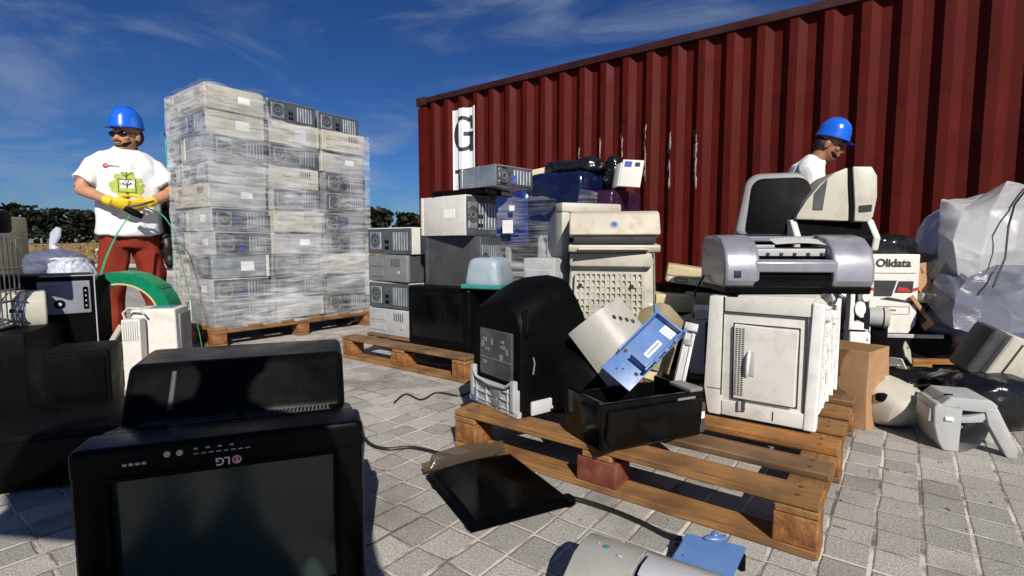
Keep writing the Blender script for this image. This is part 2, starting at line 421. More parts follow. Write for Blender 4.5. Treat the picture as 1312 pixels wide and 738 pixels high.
    # dirt stains
    st = rng(noise_(obj, 1.9, 7, .65), .52, .70, 0., .6)
    col = mixc(st, mixc(joint, stone, gro), (.115, .095, .08))
    L.new(col, p.inputs['Base Color'])
    p.inputs['Roughness'].default_value = .85; p.inputs['Specular IOR Level'].default_value = .25
    h = math_('ADD', rng(j, -.001, .004, 0., 1.), math_('MULTIPLY', g1, .25))
    b = N.new('ShaderNodeBump'); b.inputs['Strength'].default_value = .55; b.inputs['Distance'].default_value = .004
    L.new(h, b.inputs['Height']); L.new(b.outputs[0], p.inputs['Normal'])
    return m
b = B(); b.quad([(-60, -40, 0), (60, -40, 0), (60, 60, 0), (-60, 60, 0)])
tag(b.build('pavement', paver_mat(), rot=(0, 0, YAW), smooth=False), kind='structure')
M['soil'] = mat('dry_soil', (.20, .125, .062), .95, .35, 1.5, bump=.9, bscale=5, dirt=((.36, .31, .24), .8, 3.5), spec=.1)
M['asphalt'] = mat('old_asphalt', (.06, .06, .062), .9, .2, 3, bump=.3, bscale=90, spec=.2)
M['kerb'] = mat('concrete_kerb', (.32, .30, .28), .85, .15, 3)
# the road and the bank run along one line behind the lot
RD = Matrix.Rotation(R(4), 4, 'Z')
def rd(x, y, z=0): return RD @ Vector((x, y, z))
b = B(); b.quad([rd(-140, 13.2, .004), rd(140, 13.2, .004), rd(140, 17.6, .004), rd(-140, 17.6, .004)])
tag(b.build('road', M['asphalt'], smooth=False), kind='structure')
b = B()
for yy in (12.95, 17.55): b.box(rd(0, yy+.1, .05), (280, .22, .14), .015, rot=(0, 0, R(4)))
tag(b.build('kerb', M['kerb']), kind='structure')
def bank(u, v):
    x = -170+340*u; y = 17.8+v*140
    z = .02+.75*min(1, v*14)+.25*noise.noise(Vector((x*.25, y*.3, 0)))*min(1, v*30)
    return rd(x, y, z)
b = B(); b.grid(bank, 220, 90)
tag(b.build('terrain', M['soil']), kind='structure')
# the ground beyond, out to the horizon
b = B(); b.quad([(-3000, -3000, -.05), (3000, -3000, -.05), (3000, 3000, -.05), (-3000, 3000, -.05)])
tag(b.build('ground', M['soil'], smooth=False), kind='structure')
# dry tufts and rubble on the bank
M['straw'] = mat('dry_grass', (.22, .16, .06), .9, .4, 2)
random.seed(3)
b = B(); t = bmesh.new()
for i in range(9000):
    x = random.uniform(-34, 12); y = 17.9+random.random()**1.6*9
    u = (x+170)/340; v = (y-17.8)/140; p = bank(u, v); a = random.uniform(0, 6.28); hgt = random.uniform(.05, .22); w = random.uniform(.03, .1)
    d = Vector((math.cos(a)*w, math.sin(a)*w, 0)); l = Vector((random.gauss(0, .06), random.gauss(0, .06), hgt))
    t.faces.new([t.verts.new(p-d), t.verts.new(p+d), t.verts.new(p+l)])
b._merge(t)
tag(b.build('dry_grass', M['straw'], smooth=False), 'dry yellow tufts of grass on the bank across the road', 'grass', kind='stuff')
M['rubble'] = mat('pale_stone', (.42, .38, .33), .9, .2, 2)
b = B()
for i in range(170):
    x = random.uniform(-30, 8); y = 17.9+random.random()*6; p = bank((x+170)/340, (y-17.8)/140); s = random.uniform(.04, .16)
    b.ball(p, (s*random.uniform(.8, 1.6), s, s*.6), n=6, rot=(random.random(), random.random(), random.random()*3))
tag(b.build('rubble', M['rubble'], smooth=False), 'pale stones scattered over the dry bank across the road', 'rubble', kind='stuff')

# ------------------------------------------------------------------ hedge, trees
def leaf_mat(name, c):
    m = bpy.data.materials.new(name); m.use_nodes = True
    N = m.node_tree.nodes; L = m.node_tree.links; p = N['Principled BSDF']
    g = N.new('ShaderNodeNewGeometry'); r = N.new('ShaderNodeMapRange'); r.inputs[3].default_value = .45; r.inputs[4].default_value = 1.5
    L.new(g.outputs['Random Per Island'], r.inputs['Value'])
    x = N.new('ShaderNodeMix'); x.data_type = 'RGBA'; x.blend_type = 'MULTIPLY'; x.inputs[0].default_value = 1; x.inputs[6].default_value = (*c, 1)
    L.new(r.outputs[0], x.inputs[7]); L.new(x.outputs[2], p.inputs['Base Color']); p.inputs['Roughness'].default_value = .6; p.inputs['Specular IOR Level'].default_value = .2
    return m
LEAF = leaf_mat('dark_leaves', (.010, .013, .006))
def leaf(t, p, s):
    e = Euler((random.uniform(-1.3, 1.3), random.uniform(-1.3, 1.3), random.uniform(0, 6.28))).to_matrix()
    t.faces.new([t.verts.new(p+e @ Vector(q)) for q in ((-s*.5, -s, 0), (s*.5, -s, 0), (s*.6, s*.5, 0), (0, s*1.2, 0), (-s*.6, s*.5, 0))])
b = B(); t = bmesh.new(); random.seed(11)
for i in range(26000):
    x = random.uniform(-52, 26)
    top = 1.85+.5*noise.noise(Vector((x*.23, 0, 0)))+.42*noise.noise(Vector((x*.8, 5, 0)))
    z = top*random.random()**.6; y = 29+random.uniform(0, 2.6)*(1-.3*z/top)+.4*noise.noise(Vector((x, z, 3)))
    if noise.noise(Vector((x*1.4, z*1.6, 9))) < -.42: continue
    leaf(t, rd(x, y, z+.75), random.uniform(.08, .19))
for i in range(0):                       # shoots standing out of the top
    x = random.uniform(-52, 26); top = 2.0+.5*noise.noise(Vector((x*.23, 0, 0))); y = 29.8
    for k in range(6): leaf(t, rd(x+random.gauss(0, .10), y, .75+top+.1*k), .06)
b._merge(t)
hd = thing('hedge', 'long dark ragged hedge on the bank beyond the road', 'hedge', rd(-12, 30, .7))
o = b.build('foliage', LEAF, smooth=False); o.parent = hd; o.matrix_parent_inverse = Matrix.Translation(-Vector(hd.location))
b = B()
for i in range(48):
    x = -51+i*1.6; q = rd(x, 30+random.uniform(-.3, .3), .3)
    b.tube([q, q+Vector((.1, 0, 1.1)), q+Vector((random.gauss(0, .3), 0, 2.0))], [.06, .045, .015], 6)
o = b.build('stems', M['bark'], parent=hd); o.matrix_parent_inverse = Matrix.Translation(-Vector(hd.location)); o['kind'] = 'stuff'
def bush(loc, r, h, label, n=2600, group=None):
    t0 = thing('tree', label, 'tree', loc, group=group)
    t = bmesh.new(); b = B()
    lobes = [(Vector((random.gauss(0, r*.42), random.gauss(0, r*.42), h*random.uniform(.42, .86))), r*random.uniform(.38, .62)) for _ in range(11)]
    for i in range(n):
        c, lr = random.choice(lobes); d = Vector((random.gauss(0, 1), random.gauss(0, 1), random.gauss(0, 1))).normalized()
        leaf(t, c+d*lr*random.random()**.4, random.uniform(.07, .15))
    b._merge(t); b.build('crown', LEAF, parent=t0, smooth=False)
    b = B(); b.tube([(0, 0, -.3), (.05, 0, h*.35), (.0, .05, h*.75)], [.13, .1, .03])
    for c, lr in lobes[:6]: b.tube([(.04, 0, h*.35), c], [.06, .015], 6)
    b.build('trunk', M['bark'], parent=t0)
bush(rd(-15.6, 27.2, .75), 1.15, 2.5, 'small dark rounded tree just behind the tall wrapped stack')
bush(rd(-9.6, 28.4, .75), 1.3, 2.7, 'dark bushy tree by the hedge beyond the near corner of the red container')

# ------------------------------------------------------------------ shipping container
CO = at(535, 127, 7.69); CO.z = 0
CH = 2.84; CL = 12.19; CD = 2.44; PITCHR = .2676; PH = .0892
def prof(x):
    k = ((x-PH+PITCHR/2) % PITCHR)-PITCHR/2      # 0 = middle of a right-facing slant
    if k < 0: k += PITCHR
    o, i = .012, .067
    if k < .033: return (o+i)/2+(i-o)/2*k/.033
    if k < .101: return i
    if k < .167: return i+(o-i)*(k-.101)/.066
    if k < .2346: return o
    return o+(i-o)/2*(k-.2346)/.033
def breaks(a, z):
    r = []; n = int(a/PITCHR)-1
    while True:
        base = PH+n*PITCHR
        for k in (.033, .101, .167, .2346):
            x = base+k
            if a < x < z: r.append(x)
        if base > z: break
        n += 1
    return r
def cont_mat():
    m = mat('container_red_paint', (.066, .0044, .0024), .6, .16, 2.2, spec=.12, dirt=((.024, .003, .0025), .5, 3.5))
    N = m.node_tree.nodes; L = m.node_tree.links; p = N['Principled BSDF']
    tc = N.new('ShaderNodeTexCoord')
    def nz(sc, mp, det=8):
        a = N.new('ShaderNodeMapping'); a.inputs['Scale'].default_value = mp; L.new(tc.outputs['Object'], a.inputs[0])
        n = N.new('ShaderNodeTexNoise'); n.inputs['Scale'].default_value = sc; n.inputs['Detail'].default_value = det; n.inputs['Roughness'].default_value = .7
        L.new(a.outputs[0], n.inputs['Vector']); return n.outputs['Fac']
    old = p.inputs['Base Color'].links[0].from_socket
    def layer(src, lo, hi, c, amt):
        r = N.new('ShaderNodeMapRange'); r.inputs[1].default_value = lo; r.inputs[2].default_value = hi; r.inputs[4].default_value = amt; L.new(src, r.inputs['Value'])
        x = N.new('ShaderNodeMix'); x.data_type = 'RGBA'; L.new(r.outputs[0], x.inputs[0]); L.new(p.inputs['Base Color'].links[0].from_socket, x.inputs[6]); x.inputs[7].default_value = (*c, 1)
        L.new(x.outputs[2], p.inputs['Base Color'])
    layer(nz(3.2, (9, 9, .35)), .52, .72, (.028, .0035, .003), .5)         # rain streaks
    layer(nz(26, (1, 1, 1)), .70, .76, (.04, .014, .006), .9)            # rust specks
    return m
M['cont'] = cont_mat(); M['rail'] = mat('container_rail_paint', (.03, .004, .003), .5, .2, 3, dirt=((.05, .02, .008), .8, 5))
M['cwhite'] = mat('container_white_paint', (.74, .74, .76), .5, .06, 3, dirt=((.35, .33, .3), .5, 7))
M['wear'] = mat('bare_scraped_metal', (.46, .36, .32), .4, .4, 40, metal=.2)
cont = thing('shipping_container', 'long dark red corrugated shipping container behind the heaps of scrap', 'shipping container', CO, YAW)
def corr(x0, x1, z0, z1, off, extra=()):
    xs = sorted([x0]+breaks(x0, x1)+list(extra)+[x1]); t = bmesh.new(); lo = []; hi = []
    for x in xs:
        lo.append(t.verts.new((x, prof(x)-off, z0))); hi.append(t.verts.new((x, prof(x)-off, z1)))
    for i in range(len(xs)-1): t.faces.new((lo[i], lo[i+1], hi[i+1], hi[i]))
    return t
b = B(); b._merge(corr(.155, CL-.155, .14, CH-.075, 0)); b.build('side_wall', M['cont'], parent=cont, smooth=False)
b = B(); t = corr(.155, CL-.155, .14, CH-.075, 0); b._merge(t, mx=Matrix.Translation((CL, CD, 0)) @ Matrix.Rotation(math.pi, 4, 'Z')); b.build('side_wall', M['cont'], parent=cont, smooth=False)
b = B()
b.box((.02, CD/2, CH/2), (.03, CD-.2, CH-.2), .004); b.build('end_wall', M['cont'], parent=cont)
b = B(); b.box((CL-.03, CD/2, CH/2), (.05, CD-.2, CH-.2), .004)
b.build('door', M['cont'], parent=cont)
b = B(); b.box((CL/2, CD/2, CH-.03), (CL-.2, CD-.1, .03), .004); b.build('roof', M['rail'], parent=cont)
for yy, nm in ((.03, 'top_rail'), (CD-.03, 'top_rail')):
    b = B(); b.box((CL/2, yy, CH-.045), (CL-.30, .07, .075), .006); b.build(nm, M['rail'], parent=cont)
    b = B(); b.box((CL/2, yy, .09), (CL-.30, .08, .13), .006); b.build('bottom_rail', M['rail'], parent=cont)
for xx in (.078, CL-.078):
    for yy in (.055, CD-.055):
        b = B(); b.box((xx, yy, CH/2), (.155, .11, CH-.26), .008); b.build('corner_post', M['cont'], parent=cont)
        for zz in (.062, CH-.056):
            b = B(); b.box((xx+.004, yy, zz), (.18, .165, .118), .012)
            b.ball((xx, yy-.083 if yy < 1 else yy+.083, zz), (.04, .006, .028), M['seam'], 12)
            b.mats = [M['rail']]+[M['seam']] if M['seam'] not in b.mats else b.mats
            c = b.build('corner_casting', M['rail'], parent=cont)
            c.data.materials.clear(); c.data.materials.append(M['rail'])
# white panel with black letters painted down over the ribs
PX0, PX1 = .642, 1.081
b = B(); b._merge(corr(PX0, PX1, .9, 2.585, .003)); wp = b.build('white_panel', M['cwhite'], parent=cont, smooth=False)
def on_ribs(t, off):
    for x in breaks(PX0, PX1)+[PX0+.03*i for i in range(1, 15)]:
        bmesh.ops.bisect_plane(t, geom=list(t.verts)+list(t.edges)+list(t.faces), plane_co=(x, 0, 0), plane_no=(1, 0, 0))
    for v in t.verts: v.co.y = prof(v.co.x)-off
    return t
def strip2d(t, outer, inner):
    for i in range(len(outer)-1):
        t.faces.new([t.verts.new((q[0], 0, q[1])) for q in (outer[i], outer[i+1], inner[i+1], inner[i])])
def poly2d(t, pts): t.faces.new([t.verts.new((q[0], 0, q[1])) for q in pts])
cx = (PX0+PX1)/2; cz = 2.245
t = bmesh.new(); o_, i_ = [], []
for k in range(41):
    a = R(52+k*(340-52)/40); th = .050+.045*abs(math.cos(a)) if math.cos(a) < .2 else .05
    o_.append((cx-.01+.195*math.cos(a), cz+.235*math.sin(a))); i_.append((cx-.01+(.195-th*1.25)*math.cos(a), cz+(.235-.05)*math.sin(a)))
strip2d(t, o_, i_)
b = B(); b._merge(on_ribs(t, .0055))
t = bmesh.new()
poly2d(t, [(cx+.085, cz+.235), (cx+.135, cz+.235), (cx+.150, cz+.06), (cx+.10, cz+.06)])       # top serif
poly2d(t, [(cx+.085, cz-.235), (cx+.17, cz-.235), (cx+.17, cz+.0), (cx+.085, cz+.0)])          # stem
poly2d(t, [(cx+.01, cz-.03), (cx+.19, cz-.03), (cx+.19, cz+.025), (cx+.01, cz+.025)])          # bar
b._merge(on_ribs(t, .0068)); g_ = b.build('letter', M['print'], parent=wp, smooth=False)
cz = 1.55; t = bmesh.new(); b = B()
poly2d(t, [(cx-.155, cz+.225), (cx-.07, cz+.225), (cx+.045, cz-.225), (cx-.02, cz-.225)])
poly2d(t, [(cx+.09, cz+.225), (cx+.135, cz+.225), (cx+.02, cz-.225), (cx-.01, cz-.225)])
b._merge(on_ribs(t, .0055)); t = bmesh.new()
poly2d(t, [(cx-.19, cz+.18), (cx-.04, cz+.18), (cx-.04, cz+.225), (cx-.19, cz+.225)])
poly2d(t, [(cx+.05, cz+.18), (cx+.18, cz+.18), (cx+.18, cz+.225), (cx+.05, cz+.225)])
b._merge(on_ribs(t, .0068)); b.build('letter', M['print'], parent=wp, smooth=False)
# scrapes along the rib edges where loads rubbed the paint off
random.seed(5)
def scrape(px, y0, y1, n):
    b = B()
    x = (1/754.-1/(px+219.))/.0000279*PITCHR
    k = round((x-PH-.172)/PITCHR); xe = PH+k*PITCHR+.172
    Y = (CO-E2*xe).y
    for i in range(n):
        za = CAM_H+(313-random.uniform(y0, y1))/FPX*Y; ln = random.uniform(.03, .16)*(1.4 if i < 3 else .6); w = random.uniform(.004, .015)
        x0 = xe-random.uniform(-.004, .03) if i > 3 else xe+random.uniform(-.004, .002)
        dx = random.gauss(0, .006)
        t = bmesh.new()
        P = [(x0, za), (x0+w, za+.004), (x0+w*.8+dx*.5, za-ln*.5), (x0+w*.6+dx, za-ln), (x0+dx, za-ln-.004), (x0-w*.2+dx*.5, za-ln*.5)]
        t.faces.new([t.verts.new((a, prof(a)-.004, c)) for a, c in P]); b._merge(t)
    b.build('scrape_mark', M['wear'], parent=cont, smooth=False)
for px, y0, y1, n in ((745, 192, 212, 5), (770, 180, 200, 4), (795, 165, 210, 7), (828, 162, 222, 16), (858, 172, 232, 18), (889, 168, 230, 20)): scrape(px, y0, y1, n)

# grit and scraps lying about on the paving
random.seed(77)
b = B()
for i in range(420):
    x = random.uniform(-1.6, 2.4); y = random.uniform(.9, 4.5); s = random.uniform(.0012, .004)
    b.ball((x, y, s*.5), (s*random.uniform(.8, 1.8), s, s*.7), n=5, rot=(0, 0, random.random()*3))
tag(b.build('grit', mat('grit', (.16, .14, .12), .9, .5, 60), smooth=False), 'fine grit and crumbs scattered over the paving', 'grit', kind='stuff')

b = B()
for i in range(70):
    x = random.uniform(-1.3, 2.2); y = random.uniform(1.0, 3.4); a = random.uniform(0, 3.1); l = random.uniform(.008, .035)
    b.box((x, y, .0022), (l, random.uniform(.002, .006), .0025), 0, rot=(0, random.uniform(-.04, .04), a))
tag(b.build('litter', mat('wood_splinters', (.22, .13, .06), .8, .5, 9), smooth=False), 'thin wood splinters and plastic slivers strewn over the paving', 'litter', kind='stuff')
# ------------------------------------------------------------------ people
def head(b, c, rot, k=1.0):
    """head shapes (face to -y) placed at c with rotation rot; returns the frame"""
    mx = Matrix.Translation(Vector(c)) @ Euler(rot).to_matrix().to_4x4() @ Matrix.Scale(k, 4)
    h = B()
    h.ball((0, .01, .03), (.076, .096, .098)); h.ball((0, -.022, -.035), (.062, .074, .082)); h.ball((0, -.048, -.085), (.036, .036, .030))
    h.ball((0, -.082, .022), (.05, .018, .016)); h.loft([(0, -.082, .012), (0, -.108, -.03), (0, -.092, -.042)], [(.009, .008), (.017, .012), (.013, .008)], 8)
    for s in (-1, 1):
        h.ball((s*.076, .012, -.01), (.012, .022, .034)); h.ball((s*.04, -.066, -.02), (.026, .02, .022))
    h.ball((0, -.088, -.062), (.026, .012, .012))
    t = bmesh.new(); me = bpy.data.meshes.new('t'); h.bm.to_mesh(me); h.bm.free(); t.from_mesh(me); bpy.data.meshes.remove(me)
    b._merge(t, mx=mx)
    return mx
def hand(b, w, d, up, side, curl=.9, k=1., flip=1):
    """palm and five bent fingers: w wrist, d pointing to the fingertips, side across the palm (towards the thumb), up = back of the hand"""
    w = Vector(w); d = Vector(d).normalized(); side = Vector(side); side = (side-d*side.dot(d)).normalized(); n = d.cross(side)
    if n.dot(Vector(up)) < 0: n = -n
    b.loft([w-d*.02*k, w+d*.03*k, w+d*.07*k, w+d*.095*k], [(.026*k, .020*k), (.036*k, .019*k), (.042*k, .017*k), (.040*k, .013*k)], 12, side=side)
    for i, (o, l) in enumerate(((.030, .070), (.010, .080), (-.011, .074), (-.031, .058))):
        p = w+d*.088*k+side*o*k; pts = [p-d*.03*k, p]; a = 0
        for s in (.44, .32, .24):
            a += curl*.62; q = d*math.cos(a)-n*math.sin(a); pts.append(pts[-1]+q*l*s*k)
        b.loft(pts, [(.0105*k,)*2, (.0105*k,)*2, (.010*k,)*2, (.009*k,)*2, (.0065*k,)*2], 8, side=side)
    p = w+d*.028*k+side*.026*k; q = (d*.55+side*.75-n*.35).normalized(); q2 = (d*.9+side*.1-n*.55).normalized()
    b.loft([p-side*.01*k, p+q*.032*k, p+q*.032*k+q2*.03*k, p+q*.032*k+q2*.052*k], [(.014*k,)*2, (.0125*k,)*2, (.011*k,)*2, (.007*k,)*2], 8)
def wr(amp, f, seed):
    def fn(co):
        p = Vector((co.x*f+seed, co.y*f, co.z*f*.55)); q = Vector((co.x*f*2.3+seed+9, co.y*f*2.3, co.z*f*1.2))
        r = 1-abs(noise.noise(p))*2.2; s = noise.noise(q)
        return amp*(r*.7+s*.5)
    return fn
def decal(name, target, polys, mat_, parent, org, right, up, d, off=.003, cut=.02):
    """flat print laid on cloth: polygons in the (right, up) frame dropped onto the target along d"""
    bv = BVHTree.FromPolygons([v.co[:] for v in target.data.vertices], [p.vertices[:] for p in target.data.polygons])
    t = bmesh.new(); right = Vector(right).normalized(); up = Vector(up).normalized(); d = Vector(d).normalized()
    for pl in polys: t.faces.new([t.verts.new((x, y, 0)) for x, y in pl])
    bmesh.ops.triangulate(t, faces=t.faces)
    for _ in range(2):
        long = [e for e in t.edges if e.calc_length() > cut]
        if long: bmesh.ops.subdivide_edges(t, edges=long, cuts=1)
    bmesh.ops.triangulate(t, faces=t.faces)
    for v in t.verts:
        p = Vector(org)+right*v.co.x+up*v.co.y
        h = bv.ray_cast(p-d*.6, d, 1.5)
        v.co = (h[0]+h[1]*off) if h[0] is not None and h[1].dot(d) < 0 else (h[0]-d*off if h[0] is not None else p)
    bb = B(); bb._merge(t); return bb.build(name, mat_, parent=parent, smooth=False)
def ring2d(cx, cy, r0, r1, a0=0, a1=360, n=28):
    out = []
    for i in range(n):
        a, c = R(a0+(a1-a0)*i/n), R(a0+(a1-a0)*(i+1)/n)
        out.append([(cx+r0*math.cos(a), cy+r0*math.sin(a)), (cx+r1*math.cos(a), cy+r1*math.sin(a)), (cx+r1*math.cos(c), cy+r1*math.sin(c)), (cx+r0*math.cos(c), cy+r0*math.sin(c))])
    return out
def rect(x0, y0, x1, y1): return [(x0, y0), (x1, y0), (x1, y1), (x0, y1)]
def helmet(parent, mx, k=1.):
    h = thing_part('helmet', parent, mx)
    return h
def child_mx(o, parent, mx):
    o.parent = parent; o.matrix_local = mx
    return o
def add_helmet(parent, mx, k=1.):
    pr = [(0.0, .168), (.03, .166), (.06, .156), (.09, .134), (.110, .10), (.121, .06), (.126, .015), (.131, -.002), (.131, -.012), (.122, -.012), (.118, .04), (.09, .11), (0, .15)]
    b = B(); b.lathe([(r*k, z*k) for r, z in pr], 40, mx=Matrix.Diagonal((.90, 1.08, 1, 1)))
    for s, w in ((0, .018), (-.034, .010), (.034, .010)):           # ridges over the crown
        pts = [(s*k, y*k, k*.004+k*math.sqrt(max(0, 1-(y/.138)**2-(s/.125)**2))*.168) for y in (-.115, -.09, -.05, 0, .05, .09, .115)]
        b.loft(pts, [(w*k*.6, .006*k)]+[(w*k, .007*k)]*5+[(w*k*.6, .006*k)], 8, side=(1, 0, 0))
    hl = b.build('helmet', M['helmet']); child_mx(hl, parent, mx)
    b = B()                                                           # peak and gutter
    def brim(u, v):
        a = 2*math.pi*u; front = max(0, -math.sin(a))**1.6
        r = .119+v*(.014+.046*front); return ((r*math.cos(a))*.92*k, r*math.sin(a)*1.07*k, (-.006-.018*v*front-.004*v)*k)
    b.grid(brim, 48, 4, thick=.004*k); bo = b.build('helmet_peak', M['helmetrim']); bo.parent = hl
    return hl

def dress_arm(b, sh, el, hem, r0, r1):
    sh, el = Vector(sh), Vector(el); e = sh.lerp(el, hem); k = math.copysign(1, sh.x)
    nk = Vector((sh.x*.42, sh.y, sh.z+.045))
    b.loft([nk, sh.lerp(nk, .35)+Vector((0, 0, .004)), sh+Vector((k*.012, 0, -.012)), sh.lerp(e, .55), e], [(.055, .075), (r0*.78, r0*.95), (r0*.88, r0*1.0), (r0, r0*1.02), (r1, r1)], 16, side=(0, 0, 1))

# --- worker holding the strapping tool, on the left
W1P = at(168, 313, 4.11); W1P.z = 0
w1 = thing('person', 'man in blue helmet, white tree-print t-shirt and yellow gloves holding green strapping', 'person', W1P, R(36.9))
b = B()
b.loft([(0, .02, .80), (0, .01, .95), (0, 0, 1.10), (0, 0, 1.28), (0, .01, 1.42), (.01, .015, 1.475)], [(.15, .11), (.165, .12), (.155, .112), (.165, .12), (.145, .10), (.08, .07)], 18, side=(1, 0, 0))
b.loft([(.01, .015, 1.44), (.012, .0, 1.50), (.015, -.015, 1.535)], [(.068, .065), (.060, .060), (.058, .06)], 14, side=(1, 0, 0))
hm1 = head(b, (.018, -.03, 1.585), (R(4), 0, R(-42)), 1.06)
SH = [(-.172, .01, 1.37), (.175, .01, 1.37)]; EL = [(-.288, -.05, 1.16), (.280, -.06, 1.16)]; WRI = [(-.105, -.255, 1.062), (.120, -.255, 1.062)]
for s, e, w in zip(SH, EL, WRI):
    b.loft([s, Vector(s).lerp(Vector(e), .5), e], [(.056, .056), (.052, .052), (.045, .045)], 12)
    b.loft([e, Vector(e).lerp(Vector(w), .3), w], [(.044, .044), (.046, .043), (.030, .027)], 12)
for s in (-1, 1):
    b.loft([(s*.09, .02, .88), (s*.12, .01, .5), (s*.135, .03, .07)], [(.085, .09), (.058, .06), (.04, .042)], 12)
    b.loft([(s*.135, .06, .04), (s*.15, -.12, .035)], [(.04, .04), (.04, .03)], 10)
remesh(b, .0075, 3).build('body', M['skin'], parent=w1, angle=60)
# t-shirt
b = B()
b.loft([(0, .01, .835), (0, 0, .92), (0, 0, 1.05), (0, 0, 1.20), (0, .005, 1.33), (0, .01, 1.40), (.005, .012, 1.445), (.007, .012, 1.475), (.008, .01, 1.492)], [(.212, .16), (.207, .153), (.200, .147), (.204, .152), (.208, .145), (.185, .122), (.135, .10), (.090, .085), (.072, .074)], 26, side=(1, 0, 0), power=2.3)
for s, e in zip(SH, EL): dress_arm(b, s, e, .74, .074, .086)
sh1 = remesh(b, .009, 4, wr(.019, 6.5, 3.)).build('t_shirt', M['shirt'], parent=w1, angle=70)
b = B(); b.loft([(.008, .0, 1.492), (.010, -.008, 1.507)], [(.074, .074), (.068, .069)], 20, side=(1, 0, 0)); b.build('collar', M['collar'], parent=w1)
# print: a round leafy crown with a frame in it
fr = dict(target=sh1, parent=sh1, right=(1, 0, 0), up=(0, 0, 1), d=(0, 1, 0))
random.seed(2); pl = []
for i in range(150):
    a = random.uniform(0, 6.28); r = .100*random.random()**.5; x, y = r*math.cos(a), r*math.sin(a)*.92
    if abs(x) < .05 and -.055 < y < .045: continue
    q = random.uniform(0, 6.28); s = random.uniform(.011, .017)
    pl.append([(x+s*math.cos(q+k)*(1 if j % 2 else .8), y+s*math.sin(q+k)) for j, k in enumerate((0, 1.3, 2.2, 3.5, 4.7, 5.5))])
PO = (-.005, 0, 1.195)
decal('tree_print', mat_=M['lime'], polys=pl, org=PO, off=.003, **fr)
def rod2(x0, y0, x1, y1, w):
    d = Vector((y0-y1, x1-x0)).normalized()*w; return [(x0-d.x, y0-d.y), (x1-d.x, y1-d.y), (x1+d.x, y1+d.y), (x0+d.x, y0+d.y)]
decal('shirt_print', mat_=M['brownp'], polys=[rect(-.055, -.055, .055, -.049), rect(-.055, .042, .055, .048), rect(-.055, -.049, -.049, .042), rect(.049, -.049, .055, .042), rect(-.009, -.16, .009, -.050), rect(-.004, .044, .004, .10), rod2(0, .07, .04, .10, .003), rod2(0, .06, -.035, .095, .003)], org=PO, off=.0045, **fr)
decal('shirt_print', mat_=M['lime'], polys=[rect(-.049, -.049, .049, -.022)], org=PO, off=.004, **fr)
decal('shirt_print', mat_=M['print'], polys=[rod2(0, -.022, 0, .01, .004), rod2(0, -.005, .028, .022, .003), rod2(0, -.005, -.028, .02, .003), rod2(0, .008, .012, .034, .0025), rod2(0, .008, -.014, .034, .0025), rod2(.014, .009, .034, .012, .002), rod2(-.014, .008, -.034, .008, .002)], org=PO, off=.0048, **fr)
decal('chest_emblem', mat_=M['red'], polys=ring2d(-.125, 1.335, .008, .017)+[rect(-.132, 1.326, -.118, 1.334)], org=(0, 0, 0), off=.004, **fr)
decal('chest_lettering', mat_=M['print'], polys=[rod2(-.132, 1.329, -.126, 1.34, .002), rect(-.124, 1.327, -.121, 1.345), rect(-.118, 1.327, -.108, 1.331), rect(-.118, 1.335, -.108, 1.339), rect(-.105, 1.327, -.101, 1.340), rect(-.097, 1.327, -.088, 1.331), rect(-.097, 1.336, -.088, 1.340), rect(-.085, 1.327, -.081, 1.340), rect(-.077, 1.327, -.073, 1.340), rect(-.137, 1.327, -.134, 1.340)], org=(.03, 0, 0), off=.004, **fr)
sd = dict(target=sh1, parent=sh1, right=(.75, .6, .25), up=(-.25, -.2, .9), d=(-.75, .65, .1))
decal('sleeve_badge', mat_=M['bluep'], polys=[rect(-.026, -.02, .0, .022)], org=(.30, -.09, 1.25), off=.004, **sd)
decal('sleeve_badge', mat_=M['red'], polys=[rect(.001, -.03, .022, .016)], org=(.30, -.09, 1.25), off=.004, **sd)
# trousers
b = B()
b.loft([(0, .02, .73), (0, .015, .82), (0, .01, .93)], [(.165, .13), (.175, .135), (.165, .13)], 20, side=(1, 0, 0))
for s in (-1, 1):
    b.loft([(s*.08, .02, .90), (s*.105, .015, .70), (s*.13, .01, .48), (s*.14, .03, .25), (s*.142, .035, .07)], [(.095, .12), (.094, .108), (.084, .092), (.080, .086), (.086, .09)], 16, side=(1, 0, 0))
tr1 = remesh(b, .012, 3, wr(.022, 7., 21.)).build('trousers', M['trousers'], parent=w1, angle=70)
b = B(); b.ball((.235, .02, .73), (.055, .09, .115)); b.ball((.25, 0, .62), (.04, .06, .07)); b.loft([(.17, .0, .86), (.215, .01, .8)], [(.02, .03), (.03, .05)])
remesh(b, .01, 3).build('tool_pouch', M['boot'], parent=w1)
for s in (-1, 1):
    b = B(); b.loft([(s*.138, .05, .05), (s*.155, -.17, .04)], [(.052, .05), (.05, .035)], 14); b.ball((s*.155, -.16, .045), (.05, .05, .04))
    b.loft([(s*.14, .04, .04), (s*.14, .04, .12)], [(.055, .06), (.052, .056)], 14)
    remesh(b, .008, 3).build('boot', M['boot'], parent=w1)
# gloves
for s, e, w, d in ((-1, EL[0], WRI[0], (1, -.25, -.25)), (1, EL[1], WRI[1], (-1, -.22, -.22))):
    b = B(); dv = (Vector(w)-Vector(e)).normalized()
    hand(b, w, d, (0, -.8, .6), (0, -.35, .8), 1.0, 1.12)
    b.loft([Vector(w)-dv*.045, Vector(w)+dv*.02], [(.042, .040), (.036, .032)], 14)
    remesh(b, .0055, 2).build('glove', M['glove'], parent=w1, angle=60)
